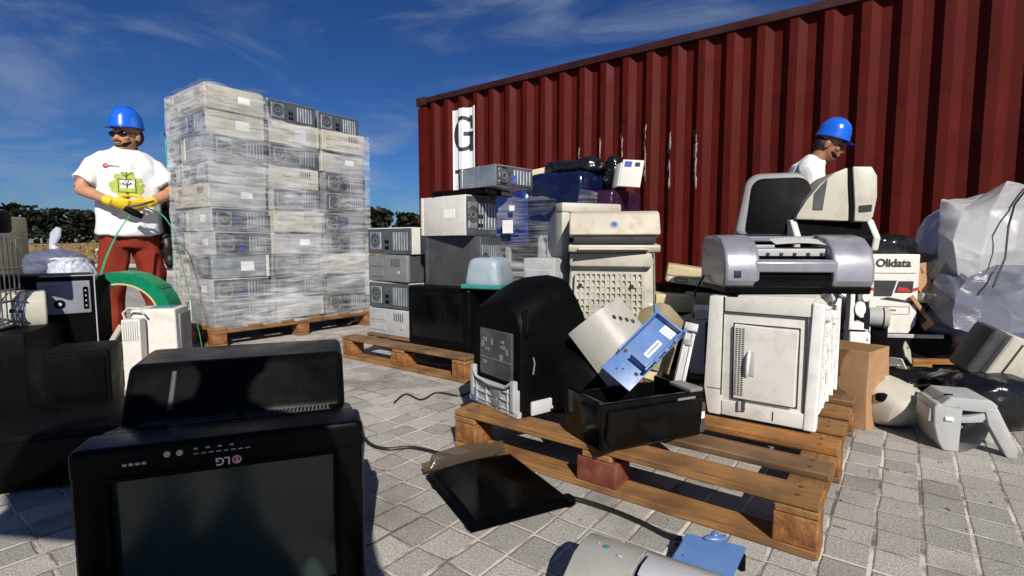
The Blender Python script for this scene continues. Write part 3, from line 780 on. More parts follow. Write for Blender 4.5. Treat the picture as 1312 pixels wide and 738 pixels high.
# head gear
add_helmet(w1, hm1 @ Matrix.Translation((0, .003, .060)) @ Matrix.Rotation(R(-2), 4, 'X'), .85)
b = B(); b.ball((0, .033, .0), (.079, .083, .080)); o = b.build('hair', M['hair']); child_mx(o, w1, hm1)
b = B()
def beardf(u, v):
    a = R(-74+148*u); w = 1-.25*(2*u-1)**2; z = -.066-.046*v*w+.010*(2*u-1)**2; r = (.0655-.020*v**2)
    return (r*math.sin(a)*.96, -.020-r*math.cos(a)*(1.07-.10*v)+.001*noise.noise(Vector((u*30, v*9, 0))), z+abs(a)*.010)
b.grid(beardf, 20, 6, thick=.004); o = b.build('beard', M['hair']); child_mx(o, w1, hm1)
b = B(); b.loft([(-.028, -.094, -.047), (0, -.106, -.044), (.028, -.094, -.047)], [(.006, .004), (.009, .005), (.006, .004)], 8); o = b.build('moustache', M['hair']); child_mx(o, w1, hm1)
b = B(); b.loft([(-.024, -.098, -.06), (0, -.107, -.06), (.024, -.098, -.06)], [(.002, .003), (.005, .006), (.002, .003)], 8); o = b.build('lips', mat('lip_skin', (.34, .10, .07), .45)); child_mx(o, w1, hm1)
b = B()
for s in (-1, 1):
    b.ball((s*.034, -.087, .004), (.033, .012, .021)); b.tube([(s*.064, -.075, .01), (s*.08, -.02, .01), (s*.082, .03, .002)], .003, 6)
b.box((0, -.098, .010), (.02, .008, .008), .003); o = b.build('sunglasses', M['lens']); child_mx(o, w1, hm1)
# strapping tool in the hands, strap running to the coil and away to the stack
tool = thing('strapping_tool', 'black strapping tool gripped in the yellow gloves of the helmeted man', 'tool', w1.matrix_basis @ Vector((.02, -.335, .985)), R(36.9))
b = B(); b.loft([(-.05, 0, .03), (.0, -.01, .0), (.055, 0, -.03)], [(.010, .018), (.018, .026), (.014, .02)], 12); b.build('jaw', M['matblack'], parent=tool)
b = B(); b.loft([(-.02, -.01, .04), (.06, -.02, .06), (.13, .03, .09)], [(.008, .009), (.009, .010), (.008, .008)], 10); b.build('lever', M['dgrey'], parent=tool)

# --- worker bending over the scrap, on the right
W2P = at(1015, 313, 4.22); W2P.z = 0
w2 = thing('person', 'man in blue helmet and white t-shirt looking down before the red container', 'person', W2P, R(64))
b = B()
b.loft([(0, .02, .80), (0, .0, .95), (0, -.02, 1.10), (0, -.06, 1.27), (0, -.11, 1.40), (0, -.135, 1.455)], [(.15, .12), (.165, .125), (.16, .115), (.175, .12), (.155, .095), (.08, .07)], 18, side=(1, 0, 0))
b.loft([(0, -.12, 1.43), (0, -.165, 1.50), (0, -.195, 1.55)], [(.064, .066), (.058, .060), (.057, .06)], 14, side=(1, 0, 0))
hm2 = head(b, (0, -.235, 1.585), (R(22), 0, R(-6)), 1.04)
SH2 = [(-.19, -.10, 1.375), (.19, -.10, 1.375)]; EL2 = [(-.235, -.13, 1.11), (.235, -.13, 1.11)]; WR2 = [(-.17, -.32, .95), (.17, -.33, .95)]
for s, e, w in zip(SH2, EL2, WR2):
    b.loft([s, Vector(s).lerp(Vector(e), .5), e], [(.055, .055), (.05, .05), (.043, .043)], 12)
    b.loft([e, Vector(e).lerp(Vector(w), .3), w], [(.042, .042), (.044, .041), (.029, .026)], 12)
    hand(b, w, (0 if s[0] > 0 else .1, -.6, -.8), (1 if s[0] > 0 else -1, 0, .2), (0, -.8, .5), .8, 1.0)
for s in (-1, 1):
    b.loft([(s*.09, .02, .88), (s*.11, .03, .5), (s*.12, .06, .07)], [(.085, .09), (.058, .06), (.04, .042)], 12)
w2.scale = (.96, .96, .96)
remesh(b, .0075, 3).build('body', M['skin2'], parent=w2, angle=60)
b = B()
b.loft([(0, .02, .80), (0, .0, .95), (0, -.02, 1.10), (0, -.055, 1.26), (0, -.09, 1.375), (0, -.12, 1.44), (0, -.14, 1.48)], [(.225, .165), (.22, .16), (.215, .155), (.222, .16), (.195, .125), (.10, .085), (.074, .072)], 26, side=(1, 0, 0), power=2.3)
for s, e in zip(SH2, EL2): dress_arm(b, s, e, .78, .092, .10)
sh2 = remesh(b, .009, 4, wr(.019, 6.5, 13.)).build('t_shirt', M['shirt'], parent=w2, angle=70)
b = B(); b.loft([(0, -.137, 1.472), (0, -.147, 1.488)], [(.073, .072), (.067, .067)], 20, side=(1, 0, 0)); b.build('collar', M['collar'], parent=w2)
decal('chest_emblem', sh2, ring2d(0, 0, .008, .018)+[rect(-.006, -.01, .006, -.002)], M['red'], sh2, (-.125, -.21, 1.33), (.6, .8, 0), (.2, -.3, .9), (.7, .7, -.1), off=.004)
b = B(); b.loft([(0, .02, .74), (0, .015, .82), (0, .0, .93)], [(.18, .14), (.195, .145), (.185, .135)], 20, side=(1, 0, 0))
for s in (-1, 1): b.loft([(s*.09, .02, .90), (s*.105, .03, .70), (s*.115, .03, .48), (s*.12, .06, .25), (s*.122, .065, .07)], [(.11, .12), (.105, .115), (.09, .10), (.085, .09), (.09, .095)], 16, side=(1, 0, 0))
remesh(b, .012, 3, wr(.022, 7., 41.)).build('trousers', M['trousers'], parent=w2, angle=70)
for s in (-1, 1):
    b = B(); b.loft([(s*.12, .08, .05), (s*.135, -.14, .04)], [(.052, .05), (.05, .035)], 14); b.loft([(s*.12, .065, .04), (s*.12, .065, .12)], [(.055, .06), (.052, .056)], 14)
    remesh(b, .008, 3).build('boot', M['boot'], parent=w2)
add_helmet(w2, hm2 @ Matrix.Translation((0, .003, .058)) @ Matrix.Rotation(R(-4), 4, 'X'), .87)
b = B(); b.ball((0, .038, -.008), (.079, .080, .080)); o = b.build('hair', M['hair']); child_mx(o, w2, hm2)
b = B(); b.grid(beardf, 20, 6, thick=.004); o = b.build('beard', M['hair']); child_mx(o, w2, hm2)
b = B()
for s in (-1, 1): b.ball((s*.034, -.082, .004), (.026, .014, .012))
o = b.build('eye_shade', M['hair']); child_mx(o, w2, hm2); o.name = 'eye_shade_balls'  # dark balls stand in for the helmet's shade over the eyes

# --- the photographer, standing beside and behind the low-held camera: it is this person's shadow that lies over the television
w3 = thing('person', 'photographer standing with arm raised, holding the camera low, shadow over the black television', 'person', (-.36, -.46, 0), R(180))
b = B()
b.loft([(0, .02, .80), (0, .01, .95), (0, -.02, 1.12), (0, -.05, 1.30), (0, -.06, 1.43), (0, -.06, 1.49)], [(.22, .16), (.24, .16), (.23, .16), (.24, .16), (.20, .12), (.085, .075)], 18, side=(1, 0, 0))
b.loft([(0, -.06, 1.45), (0, -.08, 1.54)], [(.065, .065), (.06, .06)], 12)
hm3 = head(b, (0, -.11, 1.63), (R(24), 0, R(-10)), 1.06)
b.loft([(.14, -.05, 1.36), (.42, -.03, 1.36), (.68, -.04, 1.34)], [(.14, .14), (.13, .13), (.10, .10)], 12)     # left arm out
b.loft([(.68, -.04, 1.34), (.60, -.12, 1.52), (.36, -.16, 1.62)], [(.11, .11), (.10, .10), (.04, .04)], 12)
hand(b, (.36, -.16, 1.62), (-.8, -.1, .3), (0, -.6, .8), (0, -.8, .5), .5, 1.)
b.loft([(-.20, -.06, 1.39), (-.27, -.08, 1.20), (-.31, -.12, 1.04)], [(.075, .075), (.062, .062), (.052, .052)], 12)     # right arm down to the camera
b.loft([(-.31, -.12, 1.04), (-.34, -.22, .90), (-.36, -.30, .80)], [(.052, .052), (.045, .045), (.03, .028)], 12)
hand(b, (-.36, -.30, .80), (-.02, -.45, -.9), (-.9, -.3, .3), (.3, -.8, .3), .9, 1.)
for s in (-1, 1):
    b.loft([(s*.10, .02, .90), (s*.13, .0, .5), (s*.15, .03, .07)], [(.115, .12), (.085, .09), (.06, .06)], 12)
    b.loft([(s*.15, .06, .045), (s*.17, -.16, .04)], [(.05, .045), (.045, .035)], 10)
remesh(b, .012, 3).build('body', M['dgrey'], parent=w3, angle=60)
b = B(); b.ball((0, .01, .035), (.088, .11, .102)); o = b.build('hair', M['hair']); child_mx(o, w3, hm3)
cam_b = thing('photo_camera', 'black camera held low in the right hand of the photographer', 'camera', (0, -.11, .69))
b = B(); b.box((0, -.005, .05), (.135, .055, .095), .012); b.box((0, -.005, .107), (.05, .05, .03), .01); b.build('body', M['matblack'], parent=cam_b)
b = B(); b.cyl((0, .02, .06), (0, .075, .06), .036, 20); b.build('lens', M['gloss'], parent=cam_b)
# ------------------------------------------------------------------ pallets
def pallet(name, label, loc, rz, L, W, group='wooden pallets under the scrap', nb=6, red_block=False, seed=0):
    """origin at the near right bottom corner; local -x runs left along the front, +y into depth"""
    rnd = random.Random(seed)
    p = thing(name, label, 'pallet', loc, rz, group)
    def part(nm, c, d, m, r=.004):
        b = B(); b.box((0, 0, 0), d, r, 1)
        for v in b.bm.verts: v.co += Vector((0, rnd.uniform(-.0015, .0015), rnd.uniform(-.0012, .0012)))
        o = b.build(nm, m, parent=p, loc=Vector(c), rot=(0, 0, rnd.uniform(-.006, .006))); return o
    bw = .105
    for k in range(3): part('bottom_board', (-L/2, .05+(W-.10)*k/2, .011), (L, .098, .021), WOOD[rnd.randrange(2)])
    for i in range(3):
        for j in range(3):
            front_mid = red_block and i == 1 and j == 0
            b = B(); dx = .135 if i == 1 else .10
            b.box((0, 0, 0), (dx, .098, .077), .004, 1)
            b.build('block', M['redblock'] if front_mid else WBLOCK, parent=p, loc=(-(.052+(L-.104)*i/2), .0505+(W-.101)*j/2, .0605))
    for i in range(3):
        o = part('stringer_board', (-(.05+(L-.10)*i/2), W/2, .110), (W, .098, .020), WOOD[0]); o.rotation_euler = (0, 0, R(90))
    for k in range(nb):
        part('deck_board', (-L/2, bw/2+(W-bw)*k/(nb-1), .132), (L-.002, bw, .022), WOOD[rnd.choice((0, 1, 1, 2))])
    return p
P0 = Vector((.721, 1.165, 0))
def PL(s, t, z=0): return P0+E2*s+E1*t+Vector((0, 0, z))
DECK = .1445
pallet('pallet', 'worn wooden pallet in front carrying the white laser printer and black machines', P0, YAW, 1.175, 1.10, red_block=True, seed=4)
pallet('pallet', 'wooden pallet behind the black upright machine, under the column of computer cases', gp(596, 492), YAW, 1.1, .9, seed=8, nb=5)
qa, qb = gp(0, 493, DECK), gp(80, 478, DECK); qd = (qb-qa).normalized(); qa = qa-qd*.20
pallet('pallet', 'wooden pallet with orange edge board under the wire basket and black box', Vector((qa.x, qa.y, 0)), math.atan2(qd.y, qd.x)-R(90), 1.0, .9, seed=12, nb=5)
pallet('pallet', 'wooden pallet under the big plastic sheeted bundle near the right edge', Vector((2.95, 2.62, 0)), R(-5), .84, .9, seed=15, nb=5)

# ------------------------------------------------------------------ computer cases
def pc_case(name, label, loc, rot, body, front, w=.42, d=.44, h=.175, group=None, seed=0, cat='computer case'):
    """lying computer case: bezel at -y, connector plate at +y, origin at base centre"""
    rnd = random.Random(seed)
    t = thing(name, label, cat, loc, rot, group)
    b = B(); b.box((0, .008, h/2), (w, d-.035, h-.002), .004)
    b.box((0, .01, h/2), (w+.002, .006, h), .001, m=None)
    ch = b.build('chassis', body, parent=t)
    b = B(); b.box((w/2-.0005, .06, h*.55), (.003, .09, .05), .0005, 1); b.build('sticker', M['paper'], parent=ch) if seed in (0, 4, 3) else b.bm.free()
    b = B(); b.box((-w/2+.0005, -.05, h*.5), (.003, .10, .07), .0005, 1); b.build('sticker', M['label'], parent=ch) if seed in (1, 0) else b.bm.free()
    b = B(); b.box((0, -d/2+.014, h/2), (w+.004, .028, h), .010, 3); fb = b.build('front_bezel', front, parent=t)
    b = B()
    for k in range(2): b.box((-w*.26, -d/2-.001, h*(.28+.4*k)), (w*.36, .006, .040), .003, 1)
    b.build('drive_bay', front, parent=fb)
    b = B(); b.cyl((w*.3, -d/2+.002, h*.35), (w*.3, -d/2-.006, h*.35), .012, 14); b.build('power_button', M['lgrey'], parent=fb)
    b = B()
    for k in range(5): b.box((w*.12+.02*k, -d/2-.0005, h*.72), (.008, .003, h*.3), .001, 1)
    b.build('vent', M['seam'], parent=fb)
    b = B(); b.box((0, d/2-.008, h/2), (w-.012, .012, h-.014), .002, 1); bp = b.build('connector_plate', M['dsteel'], parent=t)
    b = B()
    for k in range(6): b.box((-w*.40+.024*k, d/2, h*.48), (.015, .006, h*.68), .002, 1)
    b.build('slot_cover', M['steel'], parent=bp)
    b = B(); b.box((w*.30, d/2, h*.5), (w*.26, .006, h*.66), .003, 1); b.build('fan_plate', M['steel'], parent=bp)
    b = B(); mx = Matrix.Translation((w*.30, d/2+.004, h*.52)) @ Matrix.Rotation(R(-90), 4, 'X')
    b.lathe([(.0, .0), (.01, .002), (.012, 0)], 12, mx=mx)
    for r in (.02, .03, .04): b.lathe([(r, 0), (r+.003, .003), (r+.006, 0)], 20, mx=mx)
    b.build('fan_grille', M['seam'], parent=bp)
    b = B()
    for k in range(4): b.box((w*.02+.019*(k % 2), d/2+.001, h*(.25+.22*(k//2))), (.013, .008, .022), .002, 1)
    b.build('socket', M['matblack'] if seed % 2 else M['bluep'], parent=bp)
    return t
ORD = ['top', 'second', 'third', 'fourth', 'fifth', 'sixth', 'seventh', 'eighth', 'ninth', 'lowest']
ST = at(271, 313, 3.75); ST.z = 0            # near corner of the tall wrapped stack
pallet('pallet', 'wooden pallet carrying the tall wrapped stack of computer cases', ST-E1*.04-E2*.05, YAW, .74, 1.42, seed=21, nb=6)
protos = {}
random.seed(21)
COLW = .455; LAY = .176
bodies = {'beige': (M['beige'], M['cream']), 'pale grey': (M['lgrey'], M['cream']), 'steel': (M['steel'], M['white']), 'dark grey': (M['grey'], M['dgrey']), 'yellowed': (M['yellowed'], M['cream'])}
top = DECK+10*LAY
layout_top = {0: ('beige', 0), 1: ('steel', 1), 2: ('steel', 1)}
FACE = {0: 'side', 1: 'back', 2: 'front'}
col_nm = ['nearest', 'middle', 'far']
for r in range(10):
    for c in range(4):
        # which face looks out to the right: 0 side, 1 connector plate, 2 front
        if c < 3:
            face = {(0, 0): 0, (0, 1): 1, (0, 2): 1, (1, 0): 0, (1, 1): 0, (1, 2): 2, (2, 0): 1, (2, 1): 1, (2, 2): 0}.get((r, c), random.choice((0, 1, 1, 2)))
            colr = {(0, 1): 'steel', (0, 2): 'steel', (2, 0): 'steel', (2, 1): 'steel', (0, 0): 'beige', (1, 0): 'beige', (1, 1): 'beige', (1, 2): 'beige'}.get((r, c), random.choice(('beige', 'pale grey', 'yellowed', 'steel', 'dark grey', 'steel')))
        else: face = random.choice((0, 1)); colr = random.choice(('beige', 'pale grey'))
        key = colr if c < 3 else 'slim '+colr
        if key not in protos: protos[key] = q = pc_case('computer_case', 'x', (0, 0, 0), 0, *bodies[colr], w=.42 if c < 3 else .185, h=LAY-.004, group='computer cases in the tall wrapped stack', seed=len(protos))
        else: q = dup(protos[key])
        z = DECK+(9-r)*LAY
        if c < 3: pos = ST+E1*(.235+COLW*c)+E2*.225
        else: pos = ST+E1*.235+E2*.555
        jit = E1*random.uniform(-.008, .008)+E2*random.uniform(-.0, .045)
        # local +y (plate) or -y (front) or +-x (side) turned to -E2
        ang = {1: YAW-R(90), 2: YAW+R(90), 0: YAW+(R(180) if r % 2 else 0)}[face] if c < 3 else YAW+(R(180) if face else 0)
        if (r, c) == (0, 2): jit = jit+E1*.03+E2*.06
        if (r, c) == (0, 1): jit = jit+E2*.03
        q.location = pos+jit+Vector((0, 0, z)); q.rotation_euler = (0, 0, ang+R(random.uniform(-2.6, 2.6)))
        wh = f'{col_nm[c]} column' if c < 3 else 'left column'
        q['label'] = f'{colr} computer case showing {FACE[face]}, {ORD[r]} layer, {wh} of the tall stack' if r else f'{colr} computer case showing {FACE[face]}, on top of the {wh} of the tall stack'
# rounded printer body strapped on the left shoulder of the stack
t = thing('printer', 'rounded cream printer housing on the top left corner of the tall wrapped stack', 'printer', ST+E1*.20+E2*.705+Vector((0, 0, top-.285)), YAW)
b = B(); b.box((0, 0, .14), (.10, .36, .28), .045, 4); b.build('housing', M['cream'], parent=t)
b = B(); b.box((0, -.178, .21), (.05, .02, .04), .006); b.build('slot', M['seam'], parent=t)
# film round the stack
def film_box(name, label, corner, sx, sy, z0, z1, m, amp, seed, lean=0, bulge=.0, top_drop=0, drop=0., cols=70, rows=60):
    """closed film sleeve; local x = along -E2 (0 is the near face's right end), y = along E1"""
    t0 = thing(name, label, 'stretch film', corner, YAW)
    b = B(); per = [(0, 0), (0, sy), (-sx, sy), (-sx, 0)]
    segs = [((-sx, 0), (0, 0)), ((0, 0), (0, sy)), ((0, sy), (-sx, sy)), ((-sx, sy), (-sx, 0))]
    for a, c in segs:
        def fn(u, v, a=a, c=c):
            x = a[0]+(c[0]-a[0])*u; y = a[1]+(c[1]-a[1])*u
            n = Vector((c[1]-a[1], -(c[0]-a[0]), 0)).normalized()
            q_ = min(1, max(0, (y-.40)/.10)); z = z0+(z1-drop*q_*q_*(3-2*q_)-z0)*v
            tension = .35+.65*math.sin(math.pi*u)
            k = noise.noise(Vector((x*2.2+seed, y*2.2, z*9)))*amp*tension+noise.noise(Vector((x*6+seed, y*6, z*26)))*amp*.4*tension+bulge*math.sin(math.pi*v)
            zz = z+(noise.noise(Vector((x*5, y*5, seed)))*.03-top_drop*u*0) * (1 if v > .95 else 0)
            return (x+n.x*k, y+n.y*k, zz)
        b.grid(fn, cols, rows)
    bmesh.ops.remove_doubles(b.bm, verts=b.bm.verts, dist=.002)
    b.build('wrap', m, parent=t0)
    return t0
fl = film_box('stretch_film', 'clear crinkled stretch film wound round the tall stack of computer cases', ST-E1*.012-E2*.022, .70, 1.40, DECK-.02, top-.02, M['film'], .022, 3., drop=LAY-.01)
b = B()
def topfilm(u, v):
    x = -.66*u+.01; y = .46*v
    return (x, y, top+.012+.012*noise.noise(Vector((x*9, y*9, 2)))-.03*(max(0, u-.93)/.07)*0-.02*max(0, .05-v)*20*.5)
b.grid(topfilm, 30, 24); b.build('loose_fold', M['film'], parent=fl)
b = B()
if True:
    b.tube([(-.70, .02, .2), (-.74, .02, 1.0), (-.78, .02, top-.35), (-.78, .02, top-.28), (-.70, -.03, top-.285)], .006, 5)
tag(b.build('strapping_band', M['straplite'], loc=ST, rot=(0, 0, YAW)), 'thin green strapping band running up the left side of the tall stack', 'strap')

# ------------------------------------------------------------------ column of cases right of centre
CB = gp(596, 492)
def CC(s, t, z=0): return CB+E2*s+E1*t+Vector((0, 0, z))
def simple_box(b, c, d, r, m=None, **k): b.box(c, d, r, m=m, **k)
# black tv at the bottom
t = thing('television', 'black television lying under the blue grey printer in the column of cases', 'television', CC(.30, .30, DECK), YAW)
t.scale = (1, 1, 1.2)
b = B(); b.box((0, -.16, .15), (.50, .10, .30), .02, 3); b.build('front_frame', M['black'], parent=t)
b = B(); b.box((0, -.211, .16), (.42, .006, .23), .002); b.build('screen', M['gloss'], parent=t)
b = B(); b.box((0, .06, .15), (.46, .34, .28), .04, 3, taper=(.8, .8)); b.build('rear_shell', M['matblack'], parent=t)
# more computer cases stacked to the left of it, behind the tv in front
for i, (zz, nm, bo, fr_, rz) in enumerate(((0, 'pale grey', M['lgrey'], M['lgrey'], 0), (.18, 'beige', M['beige'], M['cream'], R(180)), (.36, 'dark', M['dgrey'], M['grey'], 0), (.54, 'white fronted', M['white'], M['white2'], R(180)))):
    pc_case('computer_case', f'{nm} computer case, {["lowest", "second", "third", "uppermost"][i]} in the leftmost pile of the mixed pallet', CC(.86, .42, DECK+zz), YAW+rz+R(random.uniform(-4, 4)), bo, fr_, group='computer cases in the mixed column', seed=i)
t = thing('printer', 'rounded blue grey printer with teal trim on the black television', 'printer', at(628, 372, 2.95)-Vector((0, 0, 0)), R(-20))
t.location.z = DECK+.362
b = B(); b.box((0, 0, .085), (.22, .28, .17), .05, 4, taper=(.8, .85)); b.build('cover', M['bluegrey'], parent=t)
b = B(); b.box((0, 0, .012), (.235, .295, .026), .01, 3); b.build('trim', M['teal'], parent=t)
base = DECK+.362
pc_case('computer_case', 'dark computer case standing with bare connector plate to the right, below the white case', CC(.26, .28, base), YAW-R(90)+R(7), M['dgrey'], M['dgrey'], w=.24, d=.40, h=.29, group='computer cases in the mixed column', seed=1)
pc_case('computer_case', 'white computer case with open dark connector side in the mixed column', CC(.26, .24, base+.292), YAW-R(90)-R(5), M['white'], M['white'], w=.25, d=.40, h=.225, group='computer cases in the mixed column', seed=3)
pc_case('computer_case', 'flat black computer case directly under the topmost steel one', CC(.18, .28, base+.519), YAW-R(90)+R(6), M['matblack'], M['black'], w=.30, d=.38, h=.030, group='computer cases in the mixed column', seed=5)
pc_case('computer_case', 'bare steel computer case lying on top of the mixed column before the white panel', CC(.005, .28, base+.551), YAW-R(90)-R(8), M['steel'], M['steel'], w=.29, d=.30, h=.115, group='computer cases in the mixed column', seed=2)
# ------------------------------------------------------------------ second wrapped pallet: monitors and printers under film
WB = at(745, 313, 3.72); WB.z = 0            # front corner, turned to the camera
def WW(s, t, z=0): return WB+E2*s+E1*t+Vector((0, 0, z))
pallet('pallet', 'wooden pallet carrying the wrapped heap of monitors below the container panel', WB-E2*.02, YAW, 1.12, 1.0, seed=31, nb=5)
def crt(name, label, loc, rot, w, h, d, shell, face, group=None, scr=None, cat='monitor'):
    """tube monitor, screen to -y"""
    t = thing(name, label, cat, loc, rot, group)
    b = B(); b.frame(-w/2, w/2, .0, h, .05, -d/2, -d/2+.09, r=.012); b.build('front_frame', face, parent=t)
    b = B()
    def sc(u, v): x = (u-.5)*(w-.09); z = .045+v*(h-.09); return (x, -d/2+.022-.014*(1-(2*u-1)**2)*(1-(2*v-1)**2), z)
    b.grid(sc, 12, 10, thick=.003); b.build('screen', scr or M['gloss'], parent=t)
    b = B(); b.loft([(0, -d/2+.085, h*.5), (0, -d*.1, h*.5), (0, d*.25, h*.52), (0, d*.5, h*.53)], [(w*.49, h*.48), (w*.47, h*.46), (w*.36, h*.36), (w*.28, h*.27)], 28, side=(1, 0, 0), power=6); rs = b.build('rear_shell', shell, parent=t)
    b = B()
    for k in range(9): b.box((-w*.25+w*.062*k, -d*.02, h*.967), (.008, d*.22, .006), .001, 1)
    b.build('vent_slots', M['seam'], parent=rs)
    return t
gm = 'monitors under the film of the second pallet'
rows = [
 ('cream monitor, screen outward, under film at the left end of the lower row', .93, .22, 0, M['yellowed'], M['cream'], R(8), .40, .40),
 ('grey monitor, screen outward, under film in the middle of the lower row', .50, .22, 0, M['lgrey'], M['lgrey'], R(-6), .40, .40),
 ('beige monitor under film in the right corner of the lower row', .17, .24, 0, M['beige'], M['beige'], R(10), .33, .38),
 ('yellowed monitor in the second row under film, beside the blue grey printer', .93, .20, .41, M['yellowed'], M['yellowed'], R(192), .38, .36),
 ('grey framed monitor under film in the second row, below the pale label', .50, .20, .41, M['lgrey'], M['lgrey'], R(-4), .38, .36),
 ('cream monitor under film in the second row, just left of the cream printer', .14, .22, .39, M['cream'], M['cream'], R(6), .36, .34)]
for lb, s, tt, z, sh_, fc, a, w, h in rows: crt('monitor', lb, WW(s, tt, DECK+z), YAW+a, w, h, .40, sh_, fc, gm)
M['bagdark'] = mat('dark_navy_film', (.004, .007, .035), .22, .3, 8, spec=.55, bump=.5, bscale=14)
gb = 'bundles in dark film on the second pallet'
def lump(name, label, loc, rot, d, m, amp, seed, cat, group=None, power=4.5, f=5., parts=None):
    """soft wrapped bundle: a rounded block pushed about by creases"""
    t = bmesh.new(); bmesh.ops.create_cube(t, size=2); bmesh.ops.subdivide_edges(t, edges=t.edges[:], cuts=26, use_grid_fill=True)
    for v in t.verts:
        p = v.co.copy(); n = p.normalized()
        l = (abs(p.x)**power+abs(p.y)**power+abs(p.z)**power)**(1/power); p /= l
        q = Vector((p.x*d[0], p.y*d[1], p.z*d[2]))*.5
        k = noise.noise(q*f+Vector((seed, 0, 0)))*amp+(abs(noise.noise(q*f*2.0+Vector((0, seed, 0))))-.2)*amp*.55+(.2-abs(noise.noise(q*f*4.2+Vector((0, 0, seed)))))*amp*.30+noise.noise(q*f*9)*amp*.08
        q += Vector((n.x, n.y, n.z))*k; q.z = max(q.z, -d[2]*.5)
        v.co = q+Vector((0, 0, d[2]*.5))
    b = B(); b._merge(t); o = b.build(name, m, loc=loc, rot=rot if isinstance(rot, tuple) else (0, 0, rot), angle=75)
    return tag(o, label, cat, group)
lump('wrapped_bundle', 'bundle in shiny dark blue film at the left on top of the second pallet', WW(.76, .22, DECK+.58), YAW, (.62, .50, .44), M['bagblue'], .02, 1., 'bundle', gb, 9)
lump('wrapped_bundle', 'tall black and blue bundle in the middle on top of the second pallet', WW(.24, .24, DECK+.60), YAW, (.50, .52, .54), M['bagdark'], .02, 5., 'bundle', gb, 9)
lump('wrapped_bundle', 'dark purple block under film at the right on the second pallet', WW(-.08, .36, DECK+.66), YAW, (.22, .50, .34), mat('purple_black_film', (.03, .008, .03), .3, .3, 8, bump=.4, bscale=14), .012, 8., 'bundle', gb, 9)
lump('bin_bag', 'shiny black bin bag heaped highest on the second pallet', WW(.20, .28, DECK+1.12), YAW, (.46, .34, .13), M['bagblack'], .035, 11., 'bag', None, 3.2)
lump('bin_bag', 'peaked black bin bag beside the white tray against the container', WW(-.06, .38, DECK+.98), YAW, (.14, .20, .30), M['bagblack'], .03, 14., 'bag', None, 2.6)
t = thing('scanner', 'flat cream scanner lying askew on the dark blue bundle', 'scanner', at(696, 226, 4.2), (R(0), R(-12), YAW+R(35)))
b = B(); b.box((0, 0, .022), (.30, .22, .044), .012, 3); b.build('base', M['yellowed'], parent=t)
b = B(); b.box((.02, .01, .050), (.27, .20, .012), .005); b.build('lid', M['cream'], parent=t)
b = B(); b.box((-.14, -.121, .02), (.04, .006, .016), .002); b.build('slot', M['seam'], parent=t)
t = thing('printer_tray', 'white printer paper tray standing on the black bag by the container', 'printer tray', at(806, 240, 3.68), (R(-14), R(6), R(-22)))
b = B(); b.box((0, 0, .10), (.15, .02, .20), .009, 3); b.box((-.10, .03, .09), (.08, .02, .18), .008, rot=(0, 0, R(-50))); b.build('panel', M['white'], parent=t)
b = B(); b.box((-.03, -.0115, .165), (.05, .002, .04), .0005, 1); b.build('sticker', M['bluep'], parent=t)
b = B(); b.box((.035, -.0115, .165), (.035, .002, .03), .0005, 1); b.build('sticker', M['print'], parent=t)
film_box('stretch_film', 'streaky clear film stretched round the second pallet of monitors', WW(-.06, -.02), 1.20, .70, DECK-.02, DECK+.98, M['film2'], .035, 9., bulge=.02)
b = B(); b.box((0, 0, 0), (.10, .002, .10), .0005, 1); o = b.build('paper_label', M['paper'], loc=WW(.60, -.085, .58+DECK+.16), rot=(0, 0, YAW)); tag(o, 'larger white paper label stuck on the film below the blue bundle', 'label')
b = B(); b.box((0, 0, 0), (.05, .002, .04), .0005, 1); o = b.build('paper_label', M['paper'], loc=WW(.56, -.085, .74+DECK+.14), rot=(0, 0, YAW)); tag(o, 'small white paper label stuck high on the film of the blue bundle', 'label')

# ------------------------------------------------------------------ big machine with the gridded underside, rear left of the front pallet
GB = Vector((.470, 2.50, DECK)); GR_ = R(-17)
t = thing('copier', 'cream machine standing on end with its square gridded underside facing out', 'copier', GB, GR_)
W_, D_, H_ = .44, .40, .565
b = B(); b.box((0, D_/2+.012, H_/2), (W_, D_, H_), .022, 3, taper=(.90, .9)); b.box((0, .02, H_-.035), (W_*.89, .055, .07), .015, 3); b.build('housing', M['cream'], parent=t)
b = B()
gx0, gx1, gz0, gz1 = -W_*.40, W_*.385, .03, H_-.10
NX, NZ = 13, 14
def gxx(u, v): return (gx0+(gx1-gx0)*u)*(1-.085*v)
for i in range(NX+1):
    u = i/NX; w = .0052
    b.prism([(gxx(u, 0)-w, gz0), (gxx(u, 0)+w, gz0), (gxx(u, 1)+w, gz1), (gxx(u, 1)-w, gz1)], -.006, .012)
for j in range(NZ+1):
    v = j/NZ; z = gz0+(gz1-gz0)*v
    b.box(((gxx(0, v)+gxx(1, v))/2, .0035, z), (gxx(1, v)-gxx(0, v)+.008, .017, .009), .001, 1)
random.seed(9)
for i in range(NX):
    for j in range(NZ):
        r_ = random.random()
        u, v = (i+.5)/NX, (j+.5)/NZ
        if r_ < .14: b.box((gxx(u, v), .004, gz0+(gz1-gz0)*v), (.026, .012, .026), .001, 1)
        elif r_ < .5: b.box((gxx(u, v), .006, gz0+(gz1-gz0)*v-.009), (.026, .008, .010), .001, 1)
b.build('grid', M['cream'], parent=t)
b = B(); b.prism([(gxx(0, 0), gz0), (gxx(1, 0), gz0), (gxx(1, 1), gz1), (gxx(0, 1), gz1)], .006, .013); b.build('hollow', M['cream'], parent=t)
b = B()
for u, v in ((.07, .86), (.84, .86), (.2, .12)): b.cyl((gxx(u, v), -.008, gz0+(gz1-gz0)*v), (gxx(u, v), .01, gz0+(gz1-gz0)*v), .011, 14)
b.build('hole', M['seam'], parent=t)
b = B()
